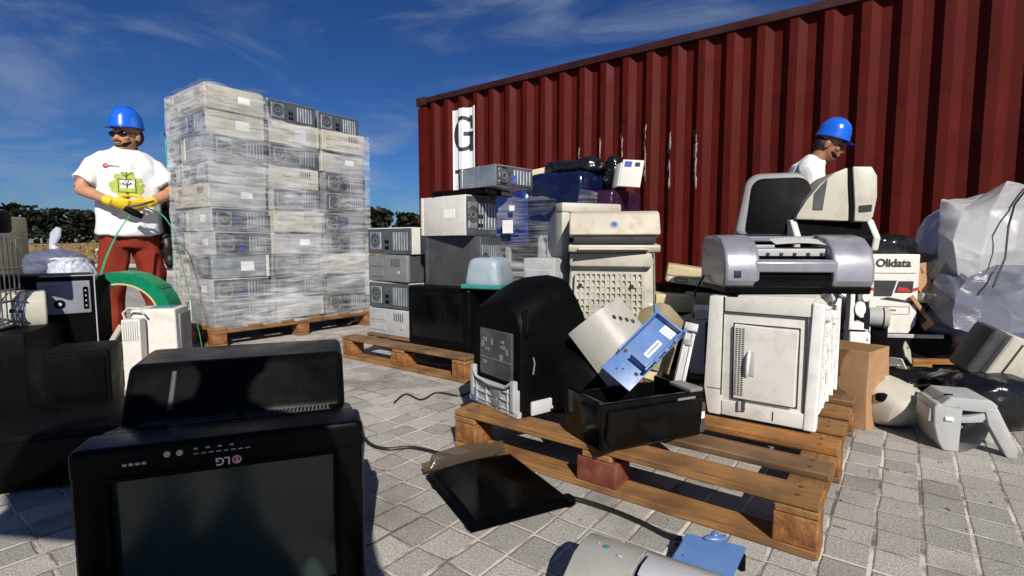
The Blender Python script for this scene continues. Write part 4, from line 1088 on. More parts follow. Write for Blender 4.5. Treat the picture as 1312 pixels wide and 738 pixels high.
for k in range(34):
    z = .06+k*.0135
    for q in range(2): b.box((W_/2*(1-.1*z/H_)+.0005, .055+.045*q, z), (.004, .036, .005), .001, 1, rot=(0, R(-2.2), 0))
b.build('side_vents', M['seam'], parent=t)
# light grey box just left of it
t = thing('computer_case', 'light grey case standing behind the left edge of the gridded cream machine', 'computer case', Vector((.235, 2.80, 0)), R(-30))
b = B(); b.box((0, 0, .34), (.18, .40, .68), .012, 3); b.build('chassis', M['lgrey'], parent=t)
b = B()
for k in range(3): b.box((0, -.203, .60-.05*k), (.15, .008, .04), .003, 1)
b.build('drive_bay', M['lgrey'], parent=t)
# cream inkjet on top
t = thing('printer', 'dusty cream inkjet printer with round blue badge on top of the gridded machine', 'printer', GB+Vector((.035, .12, H_+.002)), R(-8))
b = B(); b.prism([(-.15, .0), (-.158, .03), (-.15, .036), (.15, .055), (.15, 0)], -.215, .215, 'x', .012, 3); b.build('base', M['cream'], parent=t)
b = B(); b.prism([(-.178, .084), (-.115, .185), (-.08, .198), (.14, .19), (.15, .07), (-.12, .070)], -.212, .212, 'x', .012, 3); b.build('cover', mat('dusty_cream_plastic', (.44, .405, .335), .5, .12, 4, dirt=((.22, .16, .11), .7, 7)), parent=t)
b = B(); b.box((0, -.140, .060), (.385, .045, .038), .008); b.build('paper_slot', M['seam'], parent=t)
b = B(); b.prism([(-.185, .012), (-.12, .010), (-.12, .030), (-.18, .022)], -.17, .16, 'x', .003, 1); b.build('output_tray', M['cream'], parent=t)
nrm = Vector((0, -.11, -.06)); 
b = B(); mx = Matrix.Translation((0, -.147, .130)) @ Matrix.Rotation(R(61.5), 4, 'X')
b.lathe([(0, .006), (.018, .006), (.021, .003), (.021, -.004)], 24, mx=mx); bd = b.build('badge', M['bluegrey'], parent=t)
b = B(); b.lathe([(0, .0068), (.013, .0068), (.013, .004)], 24, mx=mx); b.build('badge_centre', M['dblue'], parent=bd)
crt('monitor', 'rounded grey monitor peeping out behind the cream inkjet printer', Vector((.33, 3.02, .0)), R(20), .36, .36, .36, M['lgrey'], M['cream'])
for o in list(COL.objects):
    if o.get('label', '').startswith('rounded grey monitor peeping'): o.location = (.37, 2.98, .61)
t = thing('computer_case', 'dark tower standing behind the gridded machine under the grey monitor', 'computer case', Vector((.42, 3.02, 0)), R(20))
b = B(); b.box((0, 0, .304), (.34, .34, .606), .012); b.build('chassis', M['dgrey'], parent=t)
b = B(); b.box((0, -.172, .5), (.26, .008, .04), .003); b.build('drive_bay', M['dgrey'], parent=t)

# ------------------------------------------------------------------ pile between the gridded machine and the laser printer
YB = 3.0
t = thing('computer_case', 'dark case at the bottom of the heap behind the laser printer', 'computer case', Vector((1.08, 2.98, 0)), R(-25))
b = B(); b.box((0, 0, .26), (.50, .42, .52), .012); b.build('chassis', M['matblack'], parent=t)
b = B(); b.box((0, -.212, .4), (.3, .006, .04), .003); b.build('drive_bay', M['black'], parent=t)
t = thing('computer_case', 'yellowed flat case with round black lock hole, tilted behind the silver printer', 'computer case', Vector((1.03, 2.86, .525)), (0, R(8), R(-16)))
b = B(); b.box((0, .02, .048), (.36, .28, .096), .014, 3); b.build('chassis', M['yellowed'], parent=t)
b = B(); b.box((0, -.121, .066), (.355, .012, .055), .006); fb = b.build('front_panel', M['yellowed'], parent=t)
b = B(); b.cyl((.07, -.124, .066), (.07, -.132, .066), .021, 20); b.build('round_hole', M['matblack'], parent=fb)
b = B(); b.box((0, -.121, .018), (.34, .010, .032), .004); b.build('lower_panel', M['cream'], parent=t)
b = B(); b.frame(-.13, -.07, .008, .03, .004, -.131, -.125, r=.001); b.build('drive_slot', M['seam'], parent=t)
t = thing('plastic_cover', 'yellow cream wedge shaped cover behind the gridded machine', 'plastic cover', Vector((.845, 2.66, .40)), R(-8))
b = B(); b.prism([(-.10, .0), (.10, .0), (.115, .03), (.075, .085), (-.10, .095)], 0, .16, 'y', .006, 2); b.build('shell', M['yellowed'], parent=t)
b = B(); b.box((0, .08, -.20), (.16, .14, .40), .006); b.build('support', M['matblack'], parent=t)
t = thing('plastic_cover', 'crumpled yellow plastic piece below the cream wedge', 'plastic cover', Vector((.845, 2.52, .345)), R(12))
b = B(); b.loft([(-.08, 0, .02), (0, -.02, .03), (.06, 0, .03), (.085, 0, .0)], [(.02, .03), (.04, .035), (.05, .045), (.01, .02)], 7); b.build('shell', M['yellowed'], parent=t, angle=15)
b = B(); b.box((0, .02, -.175), (.10, .08, .34), .006); b.build('support', M['matblack'], parent=t)
t = thing('printer_part', 'white printer body squeezed between the heap and the laser printer', 'printer part', Vector((.98, 2.45, DECK)), R(-20))
b = B(); b.box((0, 0, .13), (.24, .24, .26), .02, 3); b.build('body', M['white2'], parent=t)
b = B(); b.box((.0, -.02, .285), (.22, .2, .05), .02, 3); b.build('lid', M['white2'], parent=t)
b = B(); b.box((-.05, -.122, .15), (.012, .006, .2), .002); b.build('gap', M['seam'], parent=t)

# ------------------------------------------------------------------ white laser printer on the front pallet
LW, LD, LH = .352, .56, .425
t = thing('laser_printer', 'large white laser printer with side door and vent on the front pallet', 'laser printer', PL(.430, .520, DECK), YAW)
b = B()
# local x 0..LW to the right, y into depth
b.prism([(.055, .03), (LW-.03, .03), (LW-.005, LH-.03), (LW-.02, LH-.006), (.055, LH-.006)], .008, LD-.05, 'y', .006, 2)
b.prism([(.0, .095), (.016, .0), (.062, .0), (.062, LH), (.01, LH)], .0, .10, 'y', .008, 2)             # left column, kinked at the foot
b.box((.19, LD/2, .015), (.30, LD-.06, .028), .004)
b.build('body', M['white'], parent=t)
b = B(); b.prism([(LW-.034, .0), (LW+.004, .0), (LW+.014, LH-.01), (LW-.022, LH-.002)], -.004, .045, 'y', .009, 3); b.build('corner_post', M['white2'], parent=t)
b = B(); b.box((.195, .004, LH-.027), (.262, .012, .05), .004); b.build('top_rail', M['white'], parent=t)
b = B(); b.box((.195, .005, .030), (.262, .010, .052), .004); b.build('bottom_rail', M['white'], parent=t)
DX0, DX1, DZ0, DZ1 = .098, .292, .072, .325
b = B(); b.prism([(DX0+.004, DZ0), (DX1, DZ0), (DX1+.004, DZ1), (DX0, DZ1+.006)], -.008, .012, 'y', .005, 3); dr = b.build('side_door', M['white'], parent=t)
b = B(); b.frame(DX0-.004, DX1+.008, DZ0-.005, DZ1+.009, .004, .0055, .0095, r=.0005); b.build('door_gap', M['seam'], parent=dr)
b = B()
for k in range(36):
    z = DZ0+.014+k*.0066
    for q in range(3): b.box((DX0+.011+.0105*q, -.0085, z), (.0075, .003, .003), .0006, 1, rot=(0, R(4), 0))
b.build('vent_slots', M['seam'], parent=dr)
b = B(); b.box((DX0+.062, -.0085, .20), (.017, .004, .086), .004); hr = b.build('handle_recess', M['lgrey'], parent=dr)
b = B(); b.loft([(DX0+.047, -.010, .155), (DX0+.049, -.019, .172), (DX0+.051, -.022, .20), (DX0+.053, -.019, .228), (DX0+.053, -.010, .242)], [(.004, .004), (.0065, .006), (.0065, .006), (.0065, .006), (.004, .004)], 10); b.build('handle', M['white'], parent=dr)
b = B(); b.box((.131, -.001, .047), (.022, .01, .036), .002); b.build('latch_recess', M['dgrey'], parent=t)
b = B(); b.box((.125, -.006, .047), (.010, .008, .034), .002); b.build('latch', M['lgrey'], parent=t)
b = B(); b.box((.062, -.0002, .25), (.0022, .003, .35), 0, m=None); b.box((.318, .006, .21), (.0022, .008, .38), 0); b.box((.195, .001, LH-.054), (.262, .004, .002), 0); b.box((.038, -.0005, .095), (.05, .002, .002), 0); b.box((.23, -.0005, .03), (.002, .004, .03), 0)
b.build('seam', M['seam'], parent=t)
b = B(); random.seed(4)
for k in range(90):                        # bare works on the open right-hand side
    y = random.uniform(.06, LD-.07); z = random.uniform(.03, LH-.05); b.box((LW-.012+.022*z/LH+random.uniform(-.003, .006), y, z), (random.uniform(.010, .022), random.uniform(.006, .05), random.uniform(.006, .045)), .0015, 1)
for k in range(5): b.box((LW-.008+.004*k, .10+.10*k, LH*.5), (.014, .014, LH-.06), .003, 1)
for k in range(4): b.box((LW-.002, LD/2, .05+.11*k), (.014, LD-.12, .012), .003, 1)
b.build('open_works', M['white2'], parent=t)
b = B(); b.box((LW-.016, LD/2, LH*.5), (.012, LD-.14, LH-.08), .002); b.build('inner_wall', M['grey'], parent=t)
b = B(); b.prism([(.10, LH-.008), (.33, LH-.008), (.33, LH+.008), (.10, LH+.004)], .02, LD-.06, 'y', .004); b.build('top_cover', M['white'], parent=t)

# ------------------------------------------------------------------ silver inkjet on top of it
IZ = DECK+LH+.010
t = thing('printer', 'wide silver inkjet printer with paper in its slot on the white laser printer', 'printer', PL(.255, .80, IZ), R(-6))
iw, ih = .49, .205
def endprof(): return [(-.17, .018), (-.188, .045), (-.188, .10), (-.165, .155), (-.115, .192), (-.05, .205), (.10, .205), (.135, .18), (.14, .018)]
b = B(); b.prism(endprof(), -iw/2, -iw/2+.118, 'x', .014, 4); b.prism(endprof(), iw/2-.135, iw/2, 'x', .014, 4)
b.prism([(-.188, .075), (-.189, .108), (-.178, .118), (-.14, .118), (-.14, .07)], -iw/2+.10, iw/2-.12, 'x', .006, 3)
b.prism([(-.03, .180), (-.03, .200), (.09, .204), (.13, .18), (.13, .15)], -iw/2+.10, iw/2-.12, 'x', .006, 3)
b.build('body', M['silver'], parent=t)
b = B(); b.box((-.0, .0, .10), (iw-.20, .24, .12), .01); b.build('inner_works', M['matblack'], parent=t)
b = B(); b.prism([(-.172, .0), (-.18, .02), (-.18, .026), (.13, .026), (.13, .0)], -iw/2+.006, iw/2-.006, 'x', .005, 2); b.box((0, -.10, .06), (iw-.22, .14, .05), .02, 3)
b.build('base', M['matblack'], parent=t)
b = B(); b.box((-.02, -.128, .036), (iw-.24, .12, .030), .012, 3); b.build('output_tray', M['gloss'], parent=t)
b = B(); b.box((-.01, -.125, .142), (iw-.25, .012, .026), .003); b.build('carriage_rail', M['lgrey'], parent=t)
b = B()
for k in range(6): b.box((-.13+.045*k, -.133, .136), (.012, .006, .010), .002, 1)
b.build('roller', M['seam'], parent=t)
b = B(); b.box((-.11, -.112, .163), (.10, .03, .012), .003); b.build('cartridge_cover', M['bluegrey'], parent=t)
b = B()
def pap(u, v): x = -.06+.20*u; return (x, -.135+.07*v, .170+.012*math.sin(u*2.6)-.014*u+.02*v)
b.grid(pap, 10, 6, thick=.0006); tag(b.build('paper_sheet', M['paper'], loc=t.location, rot=(0, 0, R(-6))), 'white sheet of paper stuck in the slot of the silver printer', 'paper')
b = B(); b.box((-iw/2+.042, -.189, .068), (.024, .004, .026), .002); b.build('badge', M['navy'], parent=t)

# ------------------------------------------------------------------ on top: dark printer, open lid, beige housing, slatted piece
TZ = IZ+.206
t = thing('printer', 'dark printer with silver cheeks lying behind the top of the silver printer', 'printer', PL(.155, 1.02, TZ-.06), R(-6))
b = B(); b.prism([(-.14, 0), (-.15, .05), (-.10, .11), (.12, .11), (.12, 0)], -.135, .135, 'x', .012, 3); b.build('body', M['matblack'], parent=t)
b = B()
for s in (-1, 1): b.prism([(-.145, .0), (-.158, .05), (-.105, .118), (-.02, .116), (-.06, .05), (-.09, 0)], s*.137-.012, s*.137+.012, 'x', .008, 3); b.build('cheek', M['white'], parent=t); b = B()
b = B(); b.box((0, .02, -.02), (.25, .2, .04), .01); b.build('base', M['matblack'], parent=t)
t = thing('monitor', 'black faced monitor front with grey rounded rim on top of the silver printer', 'monitor', PL(.275, .86, TZ+.002), (R(-12), 0, R(-20)))
def rrect(w, h, r, n=6, z0=0, top=1.):
    out = []
    for cx, cz, a0 in ((w/2*top-r, h-r, 0), (-w/2*top+r, h-r, 90), (-w/2+r*.4, r*.4, 180), (w/2-r*.4, r*.4, 270)):
        rr = r if a0 in (0, 90) else r*.4
        for k in range(n+1): a = R(a0+90*k/n); out.append((cx+rr*math.cos(a), cz+z0+rr*math.sin(a)))
    return out
b = B(); b.prism(rrect(.290, .250, .06, top=.80), 0, .10, 'y', .018, 4); b.build('rim', mat('mid_grey_plastic', (.20, .20, .21), .45, .1, 6, dirt=(GR, .4, 9)), parent=t)
b = B(); b.prism([(x*.84+.012, .004+z*.885) for x, z in rrect(.290, .250, .055, top=.86)], -.004, .02, 'y', .003, 2); b.build('face', M['matblack'], parent=t)
b = B(); b.loft([(0, .09, .12), (0, .15, .12), (0, .22, .11)], [(.115, .10), (.10, .09), (.07, .07)], 20, side=(1, 0, 0), power=5); b.build('rear_shell', M['grey'], parent=t)
t = thing('monitor', 'domed beige monitor housing lying on its face on the dark printer', 'monitor', PL(.125, .985, TZ+.052), (0, R(3), R(-14)))
dome = [(-.132, 0), (-.128, .018), (-.102, .072), (-.062, .132), (-.018, .174), (.022, .193), (.030, .12), (.040, .05), (.044, 0)]
b = B(); b.prism(dome, -.10, .12, 'y', .005, 2); b.build('shell', M['beige'], parent=t)
b = B(); b.prism([(.044, 0), (.040, .05), (.030, .12), (.020, .190), (.038, .194), (.048, .12), (.058, .05), (.061, 0)], -.096, .116, 'y', .002, 1); b.build('black_band', M['matblack'], parent=t)
b = B(); b.prism([(.061, 0), (.058, .05), (.048, .12), (.036, .196), (.098, .197), (.118, .165), (.126, .09), (.120, .02), (.112, 0)], -.106, .122, 'y', .006, 2); b.build('front_frame', M['cream'], parent=t)
b = B(); b.prism([(.070, .030), (.112, .036), (.112, .062), (.068, .056)], -.108, -.098, 'y', .002, 1); b.build('slot', M['seam'], parent=t)
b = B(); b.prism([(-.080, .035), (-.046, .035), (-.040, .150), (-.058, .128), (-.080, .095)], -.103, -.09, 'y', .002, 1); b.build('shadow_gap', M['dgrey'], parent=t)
t = thing('vent_panel', 'small grey slatted panel leaning between the two monitors on top', 'vent panel', PL(.215, .95, TZ+.105), (R(-8), R(-38), R(-14)))
t.scale = (.8, .8, .8)
b = B(); b.box((0, 0, .08), (.09, .05, .17), .006)
for k in range(5): b.box((-.03+.016*k, -.028, .08), (.008, .01, .15), .002, 1)
b.build('slats', M['lgrey'], parent=t)
b = B(); b.box((0, .02, -.06), (.05, .04, .14), .005); b.build('foot', M['grey'], parent=t)

# ------------------------------------------------------------------ black upright machine at the left end of the front pallet
t = thing('printer', 'black upright printer with grey latch plate and smoked window on the front pallet', 'printer', Vector((-.06, 1.885, DECK)), R(-53))
# local x along the narrow face (left to right), y into depth; narrow face at y=0
w = .31
def sec(y):   # height and shoulder of the body at depth y
    return .385+.095*math.sin(min(1, y/.24)*math.pi/2) if y < .26 else .48-1.75*(y-.26)
b = B(); rings = []
tb = bmesh.new()
ys = [0, .012, .04, .09, .15, .20, .25, .29, .32, .35, .375]
for k, y in enumerate(ys):
    h = sec(y); rr = .09; hw = w/2-(.006 if y == 0 else 0); hw *= 1-.05*max(0, y-.2)/.17
    pts = [(-hw, .004), (-hw*1.0, h*.35), (-hw*.985, h-rr)]
    for q in range(1, 6): a = R(180-90*q/5); pts.append((-hw*.985+rr+rr*math.cos(a), h-rr+rr*math.sin(a)*(1 if y else .97)))
    pts += [(0, h+.006)]
    for q in range(0, 5): a = R(90-90*q/5); pts.append((hw*.985-rr+rr*math.cos(a), h-rr+rr*math.sin(a)*(1 if y else .97)))
    pts += [(hw*.985, h-rr), (hw, h*.35), (hw, .004)]
    rings.append([tb.verts.new((x, y, z)) for x, z in pts])
for a, c in zip(rings, rings[1:]):
    n = len(a)
    for k in range(n): tb.faces.new((a[k], a[(k+1) % n], c[(k+1) % n], c[k]))
tb.faces.new(rings[0][::-1]); tb.faces.new(rings[-1]); bmesh.ops.recalc_face_normals(tb, faces=tb.faces)
b._merge(tb); b.build('body', M['matblack'], parent=t, angle=40)
b = B(); b.box((0.008, -.003, .205), (.20, .014, .175), .008, 3); wd = b.build('window', mat('smoked_glass_plate', (.05, .055, .06), .18, .3, 12, dirt=((.16, .16, .16), .4, 22)), parent=t)
b = B(); random.seed(6)
for k in range(9): b.box((random.uniform(-.07, .09), -.011, random.uniform(.14, .28)), (random.uniform(.006, .03), .003, random.uniform(.006, .03)), .001, 1)
b.build('fitting', M['grey'], parent=wd)
b = B(); b.box((.012, -.0105, .185), (.19, .003, .003), 0); b.build('groove', M['grey'], parent=wd)
b = B()
b.box((0, -.008, .012), (w, .02, .022), .004); b.box((0, -.006, .055), (w-.02, .016, .085), .004)
b.box((-.128, -.014, .085), (.022, .022, .12), .006); b.box((.128, -.014, .075), (.022, .022, .11), .006)
b.loft([(-.12, -.02, .125), (-.09, -.026, .105), (0, -.03, .096), (.09, -.026, .10), (.12, -.02, .12)], [(.006, .006)]*5, 8)
for k in range(4): b.box((-.10+.066*k, -.016, .05), (.007, .012, .085), .002, 1)
for k in range(3): b.box((0, -.017, .022+.03*k), (.24, .010, .006), .002, 1)
b.build('latch_plate', M['lgrey'], parent=t)
b = B(); b.box((-.115, -.016, .032), (.035, .012, .05), .003); b.build('blue_tab', M['blue'], parent=t)
b = B(); b.box((.03, -.019, .068), (.055, .008, .03), .002); b.box((.03, -.019, .03), (.055, .008, .03), .002); b.build('centre_pad', M['grey'], parent=t)
b = B(); b.box((w/2+.002, .14, .028), (.012, .20, .05), .005); b.build('side_foil', M['silver2'], parent=t)
b = B(); b.tube([(w/2+.002, .05, .15), (w/2+.004, .055, .19), (w/2+.002, .05, .21)], .003, 6); b.build('clip', M['grey'], parent=t)
b = B(); b.box((w/2-.006, .02, .33), (.018, .02, .10), .008); b.build('hinge', M['gloss'], parent=t)
# rounded black cover behind it
t = thing('printer_cover', 'rounded black plastic cover between the upright machine and the open black shell', 'printer cover', Vector((.255, 1.93, DECK)), R(-25))
b = B(); b.loft([(0, 0, 0), (0, 0, .10), (0, .01, .18), (0, .02, .225), (0, .03, .24)], [(.17, .13), (.165, .125), (.14, .105), (.09, .07), (.03, .02)], 28, side=(1, 0, 0), power=3.4); b.build('shell', M['matblack'], parent=t)
b = B(); b.box((0, -.128, .05), (.20, .01, .05), .004); b.build('panel', M['black'], parent=t)

# ------------------------------------------------------------------ open black shell with loose pieces thrown in
OS = Vector((.385, 1.63, DECK+.002)); OA = R(24)
t = thing('printer_shell', 'open glossy black printer shell at the front edge of the pallet, full of loose pieces', 'printer shell', OS, OA)
sw, sd_, sh_ = .37, .22, .145
b = B()
b.box((0, -sd_/2+.008, sh_/2), (sw, .016, sh_), .012, 3, taper=(1.06, 1)); b.box((0, sd_/2-.008, sh_/2-.01), (sw, .016, sh_-.02), .008, 3)
b.box((-sw/2+.008, 0, sh_/2), (.016, sd_-.01, sh_), .008, 3); b.box((sw/2-.008, 0, sh_/2), (.016, sd_-.01, sh_), .008, 3, taper=(1, 1))
b.box((0, 0, .008), (sw-.03, sd_-.02, .014), .003)
b.build('shell', M['gloss'], parent=t)
b = B(); b.prism([(-.18, .04), (-.15, .008), (.15, .008), (.178, .04), (.182, .125), (-.17, .125)], -sd_/2-.012, -sd_/2+.002, 'y', .012, 3); b.build('front_bulge', M['gloss'], parent=t)
b = B(); b.box((sw/2-.02, -.06, sh_+.003), (.05, .10, .012), .003); b.box((.12, -sd_/2-.004, sh_-.02), (.07, .006, .012), .002); b.build('rim_plate', M['grey'], parent=t)
b = B(); b.box((sw/2+.012, -.02, .05), (.04, .16, .10), .01); so = b.build('side_box', M['dgrey'], parent=t)
b = B(); b.box((sw/2+.014, -.1015, .06), (.018, .003, .022), .0005, 1); b.build('sticker', M['label'], parent=so)
# blue channel
def axes(px0, py0, y0, px1, py1, y1, face):
    a, c = at(px0, py0, y0), at(px1, py1, y1); x = (c-a).normalized(); f = Vector(face); y = (f-x*f.dot(x)).normalized()*-1; z = x.cross(y); 
    return a, c, basis(x, y, z)
a, c, eu = axes(788, 486, 1.60, 857, 417, 1.72, (-.15, -.85, .5)); L_ = (c-a).length
t = thing('printer_bracket', 'bright blue plastic bracket with two stickers sticking up out of the black shell', 'printer part', a, eu)
b = B(); b.box((L_/2, 0, .0), (L_, .006, .115), .002)
b.box((L_/2+.03, -.020, .052), (L_-.08, .034, .006), .002); b.box((L_/2+.03, -.024, -.052), (L_-.08, .05, .006), .002)
b.box((L_-.004, -.014, .0), (.006, .03, .112), .002); b.box((.085, -.022, -.02), (.005, .04, .066), .002)
b.prism([(L_-.012, .054), (L_+.028, .088), (L_+.012, .05)], -.02, .0, 'y', .002, 1)
for k in range(4): b.box((.12+.05*k, -.046, -.056), (.018, .012, .012), .002, 1)
b.build('channel', M['blue'], parent=t)
b = B(); b.box((L_*.60, -.0045, -.018), (.075, .003, .020), .0006, 1); st_ = b.build('sticker', M['label'], parent=t)
b = B(); b.box((L_*.60, -.0065, -.018), (.062, .002, .008), .0004, 1); b.build('sticker_print', M['bluegrey'], parent=st_)
b = B(); b.box((L_*.90, -.0045, -.014), (.034, .003, .046), .0006, 1); st_ = b.build('sticker', M['label'], parent=t)
b = B()
for k in range(4): b.box((L_*.90, -.0065, -.03+.010*k), (.026, .002, .003), .0004, 1)
b.build('sticker_print', M['bluegrey'], parent=st_)
b = B(); b.box((.06, -.0035, -.036), (.012, .003, .012), .001, 1); b.box((.03, -.0035, .02), (.006, .003, .006), .001, 1); b.box((.045, -.0035, .005), (.006, .003, .006), .001, 1); b.box((.10, -.0035, .04), (.012, .003, .010), .001, 1)
b.build('hole', M['seam'], parent=t)
# curved cream sheet behind it
t = thing('printer_cover', 'curved off-white cover with row of small holes behind the blue bracket', 'printer cover', at(797, 445, 1.765), (R(-24), R(-34), R(10)))
b = B()
def curv(u, v):
    a = (u-.5)*1.5; return (.17*math.sin(a), -.16*(math.cos(a)-1), -.10+.25*v)
b.grid(curv, 24, 10, thick=.004); b.build('shell', M['white'], parent=t)
b = B()
for k in range(4):
    x_ = .045+.016*k; b.ball((x_, -.16*(math.cos(math.asin(x_/.17))-1)-.002, .10-.016*k), (.006, .004, .009), n=10)
b.build('hole', M['seam'], parent=t)
t = thing('printer_cover', 'curved yellowed panel rising behind the blue bracket', 'printer cover', at(842, 432, 1.93), (R(-12), R(16), R(-10)))
b = B()
def curv2(u, v):
    x = (u-.5)*.17; return (x, .03*(2*u-1)**2*1.4, -.12+.25*v*(1-.35*max(0, u-.55)-.25*max(0, .35-u)*2))
b.grid(curv2, 18, 12, thick=.005); b.build('shell', M['yellowed'], parent=t)
b = B(); b.box((0, .03, -.11), (.12, .02, .1), .004); b.build('tab', M['yellowed'], parent=t)
a, c, eu = axes(868, 500, 1.72, 886, 418, 1.80, (-.3, -.9, .3)); L_ = (c-a).length
t = thing('plastic_rail', 'long pale grey rail leaning out of the black shell beside the laser printer', 'plastic rail', a, eu)
b = B(); b.box((L_/2, 0, 0), (L_, .022, .038), .004); b.box((L_/2, -.012, .012), (L_*.96, .012, .006), .002); b.box((L_/2, -.012, -.010), (L_*.92, .010, .005), .002); b.box((L_-.01, -.01, .0), (.03, .035, .045), .004)
b.build('bar', M['lgrey'], parent=t)
b = B(); b.box((L_*.72, -.014, .0), (.02, .01, .03), .002); b.build('clip', M['grey'], parent=t)
# ------------------------------------------------------------------ right-hand heap
def carton(name, label, loc, rz, w, d, h, m=None, flaps=True, open_=True):
    t = thing(name, label, 'carton', loc, rz); b = B(); th = .004; m = m or M['cardboard']
    b.box((0, -d/2+th/2, h/2), (w, th, h), .001, 1); b.box((0, d/2-th/2, h/2), (w, th, h), .001, 1)
    b.box((-w/2+th/2, 0, h/2), (th, d-2*th, h), .001, 1); b.box((w/2-th/2, 0, h/2), (th, d-2*th, h), .001, 1); b.box((0, 0, .004), (w-.01, d-.01, .006), .001, 1)
    bmesh.ops.subdivide_edges(b.bm, edges=[e for e in b.bm.edges if e.calc_length() > .12], cuts=5, use_grid_fill=True)
    for v in b.bm.verts: v.co += Vector((noise.noise(v.co*7), noise.noise(v.co*7+Vector((5, 0, 0))), noise.noise(v.co*5+Vector((0, 8, 0)))*.6))*.006
    b.build('body', m, parent=t, angle=40); return t
cb_n = Vector((1.423, 2.038, 0)); cb_r = Vector((1.598, 2.165, 0))
cx_ = (cb_r-cb_n).normalized(); cy_ = Vector((-cx_.y, cx_.x, 0)); cw = (cb_r-cb_n).length
t = carton('carton', 'open brown cardboard box standing at the right end of the front pallet', cb_n+cx_*cw/2+cy_*.17, math.atan2(cx_.y, cx_.x), cw, .34, .32)
b = B(); b.grid(lambda u, v: (-cw/2-.002-.004*math.sin(9*v), -.10+.05*u+.03*math.sin(5*v), .32-.30*v), 4, 14, thick=.003); b.build('creased_flap', M['cardboard'], parent=t)
# rounded beige housing
t = thing('monitor_cover', 'rounded cream monitor cover lying on the paving in front of the round grey printer part', 'monitor cover', gp(1166, 556)+Vector((0, .10, 0)), (0, 0, R(8)))
b = B(); b.loft([(0, .16, .10), (0, .06, .095), (0, -.02, .088), (0, -.075, .075), (0, -.095, .062)], [(.115, .10), (.118, .095), (.112, .086), (.085, .062), (.04, .03)], 26, side=(1, 0, 0), power=3); b.build('shell', M['cream'], parent=t)
b = B(); b.loft([(0, .155, .10), (0, .172, .10)], [(.118, .103), (.112, .097)], 26, side=(1, 0, 0), power=3); b.build('rim', M['dblue'], parent=t)
b = B(); b.box((-.02, .05, .192), (.07, .03, .016), .006); b.build('clip', M['beige'], parent=t)
b = B(); b.box((-.094, -.04, .135), (.04, .03, .035), .012); b.build('notch', M['matblack'], parent=t)
for i, (px, py, a, lb) in enumerate(((1152, 506, .5, 'white plug lying lower on the cream monitor cover'), (1163, 497, -.6, 'white plug lying higher behind the cream monitor cover'))):
    t = thing('power_plug', lb, 'plug', at(px, py, 2.16), (.3, a, .4))
    b = B(); b.box((0, 0, 0), (.035, .028, .022), .005); b.build('body', M['white2'], parent=t)
    b = B(); b.cyl((.016, .006, 0), (.034, .006, 0), .003, 8); b.cyl((.016, -.006, 0), (.034, -.006, 0), .003, 8); b.build('pin', M['chrome'], parent=t)
    b = B(); b.tube([(-.017, 0, 0), (-.05, .03, -.02), (-.06, .10, -.08), (.02, .14, -.14)], .004, 6); b.build('lead', M['cable'], parent=t)
b = B(); pts = [at(1158, 500, 2.12), at(1175, 494, 2.08), at(1192, 493, 2.05), at(1207, 498, 2.03), at(1211, 508, 2.0)]; b.tube(pts, .005, 6)
tag(b.build('cable', M['cable']), 'short black cable draped over the cream monitor cover', 'cable')
# grey housing on two legs
t = thing('printer_part', 'light grey printer housing with round side and two splayed legs on the paving', 'printer part', gp(1243, 579)+Vector((0.0, .07, 0)), R(-20))
t.scale = (.86, .86, .93)
b = B()
b.prism([(-.105, .185), (-.115, .17), (-.112, .10), (-.095, .035), (-.075, .0), (-.02, .0), (-.015, .19)], -.10, .10, 'y', .010, 3)
b.prism([(-.085, .19), (-.06, .215), (.075, .215), (.10, .195), (.10, .165), (-.02, .165), (-.10, .17)], -.10, .11, 'y', .008, 3)
b.build('body', M['lgrey'], parent=t)
b = B()
b.prism([(-.017, .115), (.05, .125), (.085, .16), (.09, .175), (.0, .14), (-.017, .14)], -.095, .09, 'y', .004, 2)
def cv(u, v): a = R(-10+95*u); return (-.018+.11*math.sin(a)*.9, -.092+.18*v, .118-.115*math.cos(a*1.02)+.0)
b.grid(cv, 14, 4, thick=.006); b.build('scoop', M['lgrey'], parent=t)
b = B(); b.prism([(.055, .185), (.10, .185), (.175, .035), (.172, .0), (.14, .0), (.072, .12)], -.102, -.05, 'y', .006, 2); b.prism([(.055, .185), (.10, .185), (.165, .04), (.165, .0), (.14, .0), (.072, .12)], .06, .10, 'y', .006, 2); b.build('leg', M['lgrey'], parent=t)
b = B(); b.box((-.062, -.103, .13), (.03, .012, .014), .003); b.build('catch', M['white2'], parent=t)
b = B(); b.prism([(-.105, .172), (-.125, .16), (-.128, .11), (-.118, .105)], -.085, .06, 'y', .006, 2); b.build('side_lip', M['lgrey'], parent=t)
b = B(); b.box((-.055, -.06, .217), (.03, .012, .004), .001); b.build('slot', M['matblack'], parent=t)
# white carton with printed picture, with the things round it
OB = Vector((2.06, 2.86, 0)); OAA = R(-8)
t = thing('carton', 'dark box under the printed white computer carton', 'carton', OB+Vector((.02, .06, 0)), OAA)
b = B(); b.box((0, 0, .135), (.56, .34, .27), .01); b.build('body', M['matblack'], parent=t)
b = B(); b.box((.06, -.172, .262), (.34, .012, .020), .002); b.build('edge_strip', M['lgrey'], parent=t)
t = thing('carton', 'tall white computer carton printed with a bold name and a screen picture', 'carton', OB+Vector((0, 0, .272)), OAA)
wmat = mat('white_carton', (.60, .59, .56), .7, .06, 5, dirt=((.3, .27, .22), .45, 7), bump=.05, bscale=90)
cw2, ch2, cd2 = .235, .425, .18
b = B(); b.prism([(-cw2/2, 0), (cw2/2-.035, 0), (cw2/2, .05), (cw2/2, ch2), (-cw2/2, ch2)], -cd2/2, cd2/2, 'y', .003, 1)
bmesh.ops.subdivide_edges(b.bm, edges=[e for e in b.bm.edges if e.calc_length() > .1], cuts=4, use_grid_fill=True)
